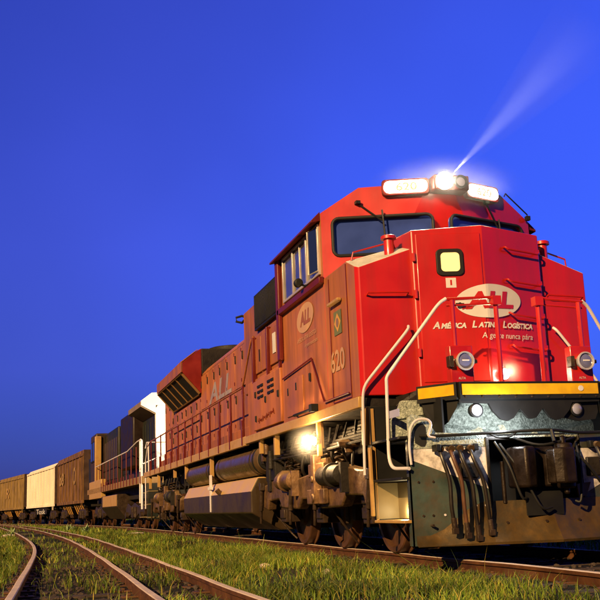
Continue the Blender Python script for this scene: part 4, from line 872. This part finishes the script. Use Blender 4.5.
# ================================================================== freight wagons
WB = mat('rusty_brown_wagon_paint', (.17, .085, .027), .55, var=.3, vscale=1.5, dirt=(.03, .015, .008), dirt_amt=.9, dscale=1.2, streak=True)
WW = mat('chalky_white_wagon_paint', (.80, .72, .60), .5, var=.08, vscale=2, dirt=(.5, .33, .2), dirt_amt=.4, dscale=1)
WT = mat('tan_wagon_paint', (.25, .16, .05), .55, var=.25, vscale=1.5, dirt=(.06, .035, .014), dirt_amt=.8, dscale=1.4, streak=True)
WDK = mat('dark_wagon_end', (.05, .028, .02), .6, var=.3)
GR1 = mat('pale_graffiti', (.28, .17, .065), .6, var=.3, vscale=3)
STR = mat('stripe_yellow', (.55, .28, .05), .5, var=.2)
def wagon(y0, y1, label, m, ztop=4.0, ribs=10, hopper=False, graffiti=None, zb=1.35):
    ymid = (y0+y1)/2; h = (y1-y0)/2
    root = thing('freight_wagon', label, 'freight wagon', group='freight wagons coupled behind the locomotives'); place(root, ymid)
    o = MB(); o.prism([(-1.42, zb), (-1.42, ztop-.25), (-1.2, ztop), (1.2, ztop), (1.42, ztop-.25), (1.42, zb)] if not hopper else [(-1.42, zb), (-1.42, ztop), (1.42, ztop), (1.42, zb)], 'xz', -h, h)
    for f_i, f_ in enumerate(o.f[:2]): o.m[f_i] = 1
    body = o.build('body', [m, WDK], root, smooth=False)
    for k in range(ribs+1):
        yy = -h+.06+(2*h-.12)*k/ribs
        for sx in (-1, 1): MB().box(sx*1.42, sx*1.47, yy-.045, yy+.045, zb, ztop-.28).build('rib', m, body, bevel=.006, seg=1)
    for sx in (-1, 1):
        MB().box(sx*1.42, sx*1.49, -h, h, ztop-.32, ztop-.2).build('top_rail', m, body, bevel=.006, seg=1)
        MB().box(sx*1.40, sx*1.50, -h, h, zb-.16, zb).build('side_sill', m, body, bevel=.006, seg=1)
    o = MB(); o.box(-.5, .5, -h-.3, h+.3, .85, zb-.02)
    for k in range(5): o.box(-1.35, 1.35, -h+.4+k*(2*h-.8)/4-.08, -h+.4+k*(2*h-.8)/4+.08, 1.0, zb-.1)
    o.build('underframe', DGR, root)
    if hopper:
        for yy in (-h*.45, h*.45):
            m2 = MB(); m2.rings([[(-1.3, yy-2.2, zb-.16), (1.3, yy-2.2, zb-.16), (1.3, yy+2.2, zb-.16), (-1.3, yy+2.2, zb-.16)], [(-1.0, yy-1.2, .42), (1.0, yy-1.2, .42), (1.0, yy+1.2, .42), (-1.0, yy+1.2, .42)]])
            hp_ = m2.build('hopper_chute', WDK, root, smooth=False)
            m2 = MB()
            for k in range(5):
                a = yy-1.8+k*.75; m2.add([(-1.32, a, zb-.20), (-1.32, a+.3, zb-.20), (-1.10, a+.3+.0, .62), (-1.10, a, .62)], [(0, 1, 2, 3)])
            m2.build('hazard_stripe', STR, hp_, smooth=False)
    for sx in (-1, 1):
        o = MB()
        for k in (0, 1): o.tube([(sx*1.48, -h+.15+k*.4, zb-.4), (sx*1.48, -h+.15+k*.4, ztop-.35)], .015, 5)
        for k in range(7): o.tube([(sx*1.48, -h+.15, zb-.3+k*.38), (sx*1.48, -h+.55, zb-.3+k*.38)], .012, 5)
        o.build('ladder', m, root)
    if graffiti:
        for body_, yy, zz, hh, ww in graffiti:
            text(body_, hh, GR1, body, lambda u, v, yy=yy, zz=zz: (-1.478, yy-u, zz+v), 'graffiti', shear=.1, offset=.03, width=ww)
    for yy in (-h+1.7, h-1.7): bogie(root, yy, 2, 1.75, .45)
    o = MB(); o.box(-.1, .1, -h-.75, -h, .8, 1.0); o.box(-.1, .1, h, h+.75, .8, 1.0); o.build('coupler', COUP, root, bevel=.02)
    return root
wagon(43.6, 55.0, 'rusty brown hopper wagon right behind the dark locomotive, striped chutes below', WB, 4.0, 8, True, [('b8', 4.6, 2.4, 1.0, 2.2), ('O', -1.8, 2.3, 1.3, 1.0)])
wagon(56.8, 70.2, 'white glaring wagon behind the rusty brown hopper wagon', WW, 4.0, 10, False, None)
wagon(71.9, 84.6, 'tan wagon just behind the white one', WT, 3.95, 8, True, [('R', 2.6, 2.2, 1.2, 2.0)])
wagon(86.2, 100, 'rearmost tan wagon at the left edge of the photo', WT, 3.95, 9, False, [('e', 3, 2.1, 1.2, 2.)])
# scrawled marks below the white wagon's side
wr_ = [o for o in bpy.data.objects if o.get('label', '').startswith('white glaring')][0]
brd = MB().box(-1.37, -1.36, -3.0, 2.4, .72, 1.18).build('side_skirt', DGR, wr_)
text('Tosk', .50, LET, brd, lambda u, v: (-1.375, 1.9-u, .72+v), 'graffiti', width=4.2)

# ================================================================== grass
_lat = np.random.default_rng(99).uniform(0, 1, (256, 256))
def vn(x, y, sc_):
    x = x*sc_+100; y = y*sc_+100; xi = np.floor(x).astype(int); yi = np.floor(y).astype(int); fx = x-xi; fy = y-yi; fx = fx*fx*(3-2*fx); fy = fy*fy*(3-2*fy)
    g_ = lambda a, b_: _lat[a % 256, b_ % 256]
    return (g_(xi, yi)*(1-fx)+g_(xi+1, yi)*fx)*(1-fy)+(g_(xi, yi+1)*(1-fx)+g_(xi+1, yi+1)*fx)*fy
def fbm(x, y, sc_): return (vn(x, y, sc_)+.5*vn(x, y, sc_*2.1)+.25*vn(x, y, sc_*4.3))/1.75
def blades(N, xr, yr, hmin, hmax, wid, patch, keep=None, seed=1):
    r = np.random.default_rng(seed); x = r.uniform(*xr, N); y = r.uniform(*yr, N)
    k = np.ones(N, bool) if keep is None else keep(x, y, r)
    x, y = x[k], y[k]; n_ = len(x)
    cl = np.clip((fbm(x+7, y, 1.6)-.25)*2, 0, 1)
    tuf = fbm(x, y+9, 3.2) > .60
    h = r.uniform(hmin, hmax, n_)*(.45+.7*cl+.55*tuf*r.uniform(0, 1, n_)); a = r.uniform(0, 6.283, n_); lean = r.uniform(.1, .9, n_)*h; la = r.uniform(0, 6.283, n_)
    z = gz(x, y)-.01
    dx, dy = np.cos(a)*wid*.5*r.uniform(.6, 1.4, n_), np.sin(a)*wid*.5
    lx, ly = np.cos(la)*lean, np.sin(la)*lean
    V = np.stack([np.stack([x-dx, y-dy, z], 1), np.stack([x+dx, y+dy, z], 1),
                  np.stack([x-dx*.7+lx*.3, y-dy*.7+ly*.3, z+h*.6], 1), np.stack([x+dx*.7+lx*.3, y+dy*.7+ly*.3, z+h*.6], 1),
                  np.stack([x+lx, y+ly, z+h*.95], 1)], 1)
    return V.reshape(-1, 3)
def rail_dist(x, y):
    d = np.full(len(x), 9.)
    for f in (RA, RB, RC):
        yy = np.arange(-16, 150, 1.); d = np.minimum(d, np.abs(x-np.interp(y, yy, [f(q) for q in yy])))
    return d
yyA = np.arange(-16, 150, 1.); vA = np.array([RA(q) for q in yyA]); vC = np.array([RC(q) for q in yyA])
def keep_main(x, y, r):
    tx = np.where(y > 20, -(y-20)**2/700., 0.)
    a = np.interp(y, yyA, vA); c = np.interp(y, yyA, vC)
    side = x-tx
    inside = (x > a-.2) & (x < c+.1)
    p = np.clip((fbm(x, y, 1.1)-.30)*2.4, 0, 1)
    prob = np.where(inside, np.where(p > .66, np.where(x > a+1.0, .24, .10), .015), np.clip(.02+.75*p, 0, 1))  # thinner grass left and between rails stands in for lamplight fading there
    mid = (x > c) & (side < -1.15)
    prob = np.where(mid, np.clip(-.10+1.35*p, .03, 1)*np.clip((-1.15-side)/.4, .0, 1), prob)
    prob = np.where(np.abs(side) < 1.25, .0, prob)
    prob = np.where((side > -1.9) & (side < -1.2), prob*.6, prob)
    prob = prob*np.clip((rail_dist(x, y)-.05)/.15, 0, 1)
    return r.uniform(0, 1, len(x)) < prob
parts = [blades(190000, (-7.5, -1.1), (-5, 8), .05, .17, .010, 0, keep_main, 1),
         blades(130000, (-8.5, -1.1), (8, 24), .06, .17, .016, 0, keep_main, 2),
         blades(70000, (-14, -1.1), (24, 60), .08, .20, .03, 0, keep_main, 3),
         blades(30000, (-30, -4), (60, 110), .12, .28, .06, 0, keep_main, 4),
         blades(60000, (1.2, 12), (-4, 30), .08, .24, .03, 0, keep_main, 5),
         blades(40000, (1.3, 30), (30, 110), .12, .28, .08, 0, keep_main, 6)]
parts += [blades(900, (-7, -1.5), (-5, 10), .22, .38, .007, 0, keep_main, 21), blades(700, (-7, -1.5), (10, 26), .22, .40, .011, 0, keep_main, 22)]
V = np.concatenate(parts); nb = len(V)//5
base = np.arange(nb)[:, None]*5
loops = np.concatenate([base+np.array([[0, 1, 3, 2]]), base+np.array([[2, 3, 4]])], 1).ravel()
me = bpy.data.meshes.new('grass'); me.vertices.add(len(V)); me.vertices.foreach_set('co', V.astype(np.float32).ravel())
me.loops.add(len(loops)); me.loops.foreach_set('vertex_index', loops.astype(np.int32))
me.polygons.add(nb*2); st = np.stack([np.arange(nb)*7, np.arange(nb)*7+4], 1).ravel()
me.polygons.foreach_set('loop_start', st.astype(np.int32)); me.update(); me.validate()
gm = bpy.data.materials.new('grass_blades'); gm.use_nodes = True; n = gm.node_tree; b = n.nodes['Principled BSDF']
b.inputs['Roughness'].default_value = .55; b.inputs['Specular IOR Level'].default_value = .3
geo = n.nodes.new('ShaderNodeNewGeometry'); cr = n.nodes.new('ShaderNodeValToRGB')
E_ = cr.color_ramp.elements; E_[0].color = (.022, .038, .005, 1); E_[1].color = (.18, .13, .025, 1)
for p_, c_ in ((.35, (.052, .090, .007, 1)), (.7, (.095, .125, .011, 1)), (.9, (.15, .14, .022, 1))): e = E_.new(p_); e.color = c_
n.links.new(geo.outputs['Random Per Island'], cr.inputs[0])
t = n.nodes.new('ShaderNodeTexCoord'); nz_ = n.nodes.new('ShaderNodeTexNoise'); nz_.inputs['Scale'].default_value = 1.3; n.links.new(t.outputs['Object'], nz_.inputs['Vector'])
mr_ = n.nodes.new('ShaderNodeMapRange'); mr_.inputs[1].default_value = .35; mr_.inputs[2].default_value = .65; mr_.inputs[3].default_value = .45; mr_.inputs[4].default_value = 2.5
n.links.new(nz_.outputs['Fac'], mr_.inputs[0])
vm = n.nodes.new('ShaderNodeVectorMath'); vm.operation = 'SCALE'; n.links.new(cr.outputs[0], vm.inputs[0]); n.links.new(mr_.outputs[0], vm.inputs['Scale'])
n.links.new(vm.outputs[0], b.inputs['Base Color'])
b.inputs['Subsurface Weight'].default_value = 0
tr = n.nodes.new('ShaderNodeBsdfTranslucent'); n.links.new(vm.outputs[0], tr.inputs[0]); ms = n.nodes.new('ShaderNodeMixShader'); ms.inputs[0].default_value = .3
n.links.new(b.outputs[0], ms.inputs[1]); n.links.new(tr.outputs[0], ms.inputs[2]); n.links.new(ms.outputs[0], n.nodes['Material Output'].inputs[0])
me.materials.append(gm)
go = bpy.data.objects.new('grass', me); COL.objects.link(go); go['kind'] = 'stuff'; go['label'] = 'yellow green grass growing between and beside the tracks'; go['category'] = 'grass'

# ballast pebbles
def pebble_mesh(s, seed):
    r = random.Random(seed); bm = bmesh.new(); bmesh.ops.create_icosphere(bm, subdivisions=1, radius=1)
    for v in bm.verts: v.co *= r.uniform(.7, 1.15)
    vs = [v.co.copy() for v in bm.verts]; fs = [tuple(v.index for v in f.verts) for f in bm.faces]; bm.free(); return vs, fs
base_p = [pebble_mesh(1, i) for i in range(6)]
o = MB(); rp = random.Random(5)
Vp, Fp = [], []
for k in range(7000):
    z_ = rp.random()
    if z_ < .5: y = rp.uniform(-6, 16); x = rp.uniform(RA(y)-.3, RC(y)+.2)
    elif z_ < .9: y = rp.uniform(-7, 14); x = rp.uniform(-1.6, 1.5)
    else: y = rp.uniform(-6, 20); x = rp.uniform(-7, -1.2)
    s = rp.uniform(.012, .035); vs, fs = base_p[k % 6]; a = rp.uniform(0, 6.28); ca, sa = math.cos(a), math.sin(a)
    zz = float(gz(np.array([x]), np.array([y]))[0])+.004
    off = len(Vp); sz = (rp.uniform(.8, 1.3), rp.uniform(.8, 1.3), rp.uniform(.5, .9))
    Vp += [(x+(v.x*ca*sz[0]-v.y*sa*sz[1])*s, y+(v.x*sa*sz[0]+v.y*ca*sz[1])*s, zz+v.z*s*sz[2]) for v in vs]; Fp += [tuple(i+off for i in f) for f in fs]
o.v, o.f, o.m = Vp, Fp, [0]*len(Fp)
pb = o.build('ballast_gravel', mat('ballast_stone', (.05, .036, .030), .85, var=.5, vscale=9), smooth=False)
pb['kind'] = 'stuff'; pb['label'] = 'dark loose ballast stones scattered along the rails'; pb['category'] = 'gravel'

# pale stones and weeds
PS = mat('pale_stone', (.50, .42, .38), .8, var=.2, vscale=12, bump=.5, bscale=30)
def stone(x, y, s, label, sz=(1.4, 1, .6), seed=1):
    vs, fs = pebble_mesh(1, seed); o = MB(); o.add([(v.x*s*sz[0], v.y*s*sz[1], v.z*s*sz[2]) for v in vs], fs)
    ob = o.build('stone', PS, smooth=True, bevel=s*.1); ob.location = (x, y, float(gz(np.array([x]), np.array([y]))[0])+s*.45); ob['label'] = label; ob['category'] = 'stone'; ob['group'] = 'pale stones lying in the grass'
stone(-2.40, 1.4, .075, 'pale flat stone in the grass, left of the two beside the main rail', seed=11)
stone(-2.20, -.55, .065, 'pale round stone in the grass below the front truck, nearest the camera', (1.2, 1, .8), seed=12)
stone(-5.75, 27, .16, 'pale stone lying left of the leftmost curved rail', (1.8, 1.2, .5), seed=13)
stone(-1.75, 22, .14, 'flat pale slab in the grass near the gap between the locomotives', (2.4, 1.2, .25), seed=14)
WD = mat('pale_weed_leaf', (.22, .30, .14), .5, var=.3)
def weed(x, y, h, label, seed):
    r = random.Random(seed); o = MB()
    for k in range(26):
        a = r.uniform(0, 6.28); el_ = r.uniform(.3, 1.3); l = h*r.uniform(.6, 1.1); d = Vector((math.cos(a)*math.cos(el_), math.sin(a)*math.cos(el_), math.sin(el_)))
        s_ = Vector((-math.sin(a), math.cos(a), 0))*h*.07; p0 = Vector((r.uniform(-.12, .12), r.uniform(-.12, .12), 0))
        o.add([tuple(p0-s_*.3), tuple(p0+s_*.3), tuple(p0+d*l*.5+s_), tuple(p0+d*l-Vector((0, 0, l*.15))), tuple(p0+d*l*.5-s_)], [(0, 1, 2, 3, 4)])
    ob = o.build('weed_plant', WD, smooth=False); ob.location = (x, y, -.13); ob['label'] = label; ob['category'] = 'weed'; ob['group'] = 'pale weeds between the tracks'
weed(-3.35, 33, .50, 'pale leafy weed beside the far curve of the side track, left one', 1)
weed(-2.9, 30, .50, 'pale leafy weed right of another weed, below the dark locomotive', 2)
weed(-5.75, 31, .42, 'low pale weed left of the outer rail near the pale stone', 3)

# ================================================================== headlight beam in haze
def unproj(u, v, y):
    d = fw+rr*((u-300)/F)-uu*((v-300)/F); t_ = (y-CAMP.y)/d.y; return CAMP+d*t_
A_ = Vector((.08, .50, 4.79)); B_ = unproj(605, 10, -1.6)
ax = (B_-A_); Ln = ax.length
bmx = MB(); bmx.lathe(A_, ax, [(0, .04), (Ln, .55)], 32)
bo_ = bmx.build('light_beam', None)
bo_.data.materials.clear()
vmx = bpy.data.materials.new('lit_mist'); vmx.use_nodes = True; n = vmx.node_tree; n.nodes.clear()
om = n.nodes.new('ShaderNodeOutputMaterial'); vs_ = n.nodes.new('ShaderNodeVolumeScatter'); vs_.inputs['Density'].default_value = .06
vs_.inputs['Color'].default_value = (1, 1, 1, 1); n.links.new(vs_.outputs[0], om.inputs['Volume'])
tcb = n.nodes.new('ShaderNodeTexCoord'); ds_ = n.nodes.new('ShaderNodeVectorMath'); ds_.operation = 'DISTANCE'; ds_.inputs[1].default_value = A_
n.links.new(tcb.outputs['Object'], ds_.inputs[0]); mrb = n.nodes.new('ShaderNodeMapRange'); mrb.inputs[1].default_value = 0; mrb.inputs[2].default_value = Ln*.95
mrb.inputs[3].default_value = .085; mrb.inputs[4].default_value = 0; n.links.new(ds_.outputs['Value'], mrb.inputs[0])
mrc_ = n.nodes.new('ShaderNodeMapRange'); mrc_.inputs[1].default_value = 0; mrc_.inputs[2].default_value = 1.6; mrc_.inputs[3].default_value = .07; mrc_.inputs[4].default_value = 1; n.links.new(ds_.outputs['Value'], mrc_.inputs[0])
mub = n.nodes.new('ShaderNodeMath'); mub.operation = 'MULTIPLY'; n.links.new(mrb.outputs[0], mub.inputs[0]); n.links.new(mrc_.outputs[0], mub.inputs[1]); n.links.new(mub.outputs[0], vs_.inputs['Density'])
bo_.data.materials.append(vmx); bo_['kind'] = 'stuff'; bo_['label'] = 'pale beam of headlight in haze above the cab roof'; bo_['category'] = 'light beam'
lamp('beam_light', 'SPOT', tuple(A_), 1100, (1, .95, .85), None, direction=tuple(ax), size=.01, spot=15, blend=1)

# added haze balls standing in for the lens glow round the lamps
def lens_glow(loc, rad, dens, label, name='lens_glow'):
    bm = bmesh.new(); bmesh.ops.create_icosphere(bm, subdivisions=3, radius=1)
    me_ = bpy.data.meshes.new(name); bm.to_mesh(me_); bm.free()
    ob = bpy.data.objects.new(name, me_); COL.objects.link(ob); ob.location = loc; ob.scale = rad
    m_ = bpy.data.materials.new('lens_glow_haze'); m_.use_nodes = True; n = m_.node_tree; n.nodes.clear()
    om = n.nodes.new('ShaderNodeOutputMaterial'); v_ = n.nodes.new('ShaderNodeVolumeScatter'); n.links.new(v_.outputs[0], om.inputs['Volume'])
    tc_ = n.nodes.new('ShaderNodeTexCoord'); gr_ = n.nodes.new('ShaderNodeTexGradient'); gr_.gradient_type = 'QUADRATIC_SPHERE'
    n.links.new(tc_.outputs['Object'], gr_.inputs[0]); mu = n.nodes.new('ShaderNodeMath'); mu.operation = 'MULTIPLY'; mu.inputs[1].default_value = dens
    n.links.new(gr_.outputs['Fac'], mu.inputs[0]); n.links.new(mu.outputs[0], v_.inputs['Density'])
    me_.materials.append(m_); ob['kind'] = 'stuff'; ob['label'] = label; ob['category'] = 'lens_glow'
lens_glow((.08, .70, 4.70), (1.15, .65, .42), .6, 'added haze ball for the bright lens glow round the roof headlight')
lens_glow((.12, -.48, 2.03), (.24, .14, .22), 1.6, 'added haze ball for the small warm lens glow round the deck lamp')
lens_glow((-1.66, 1.84, 1.43), (.34, .34, .34), .45, 'added haze ball for the warm lens glow round the truck lamp')

# rail fastenings along the near rails
FAST = mat('rusty_fastening', (.09, .04, .018), .7, var=.3)
for root, f, ys_ in ((ft, RA, np.arange(-1.7, 16, .66)), (ft, RB, np.arange(-1.7, 16, .66)), (ft, RC, np.arange(-1.7, 16, .66)), (mt, lambda y: -.836, np.arange(-4.4, 16, .66))):
    for y in ys_:
        x = f(y)
        MB().box(x-.15, x+.15, y-.07, y+.07, -.112, -.094).box(x-.10, x-.07, y-.02, y+.02, -.094, -.075).box(x+.07, x+.10, y-.02, y+.02, -.094, -.075).build('tie_plate', FAST, root, bevel=.004, seg=1)
for root, f, y in ((ft, RB, 1.8), (ft, RC, 3.1), (ft, RA, 6.4), (mt, lambda y: -.836, -2.2)):
    MB().prism([(f(y)-.028, -.12), (f(y)-.028, -.045), (f(y)+.028, -.045), (f(y)+.028, -.12)], 'xz', y-.3, y+.3).build('joint_bar', FAST, root, bevel=.004)
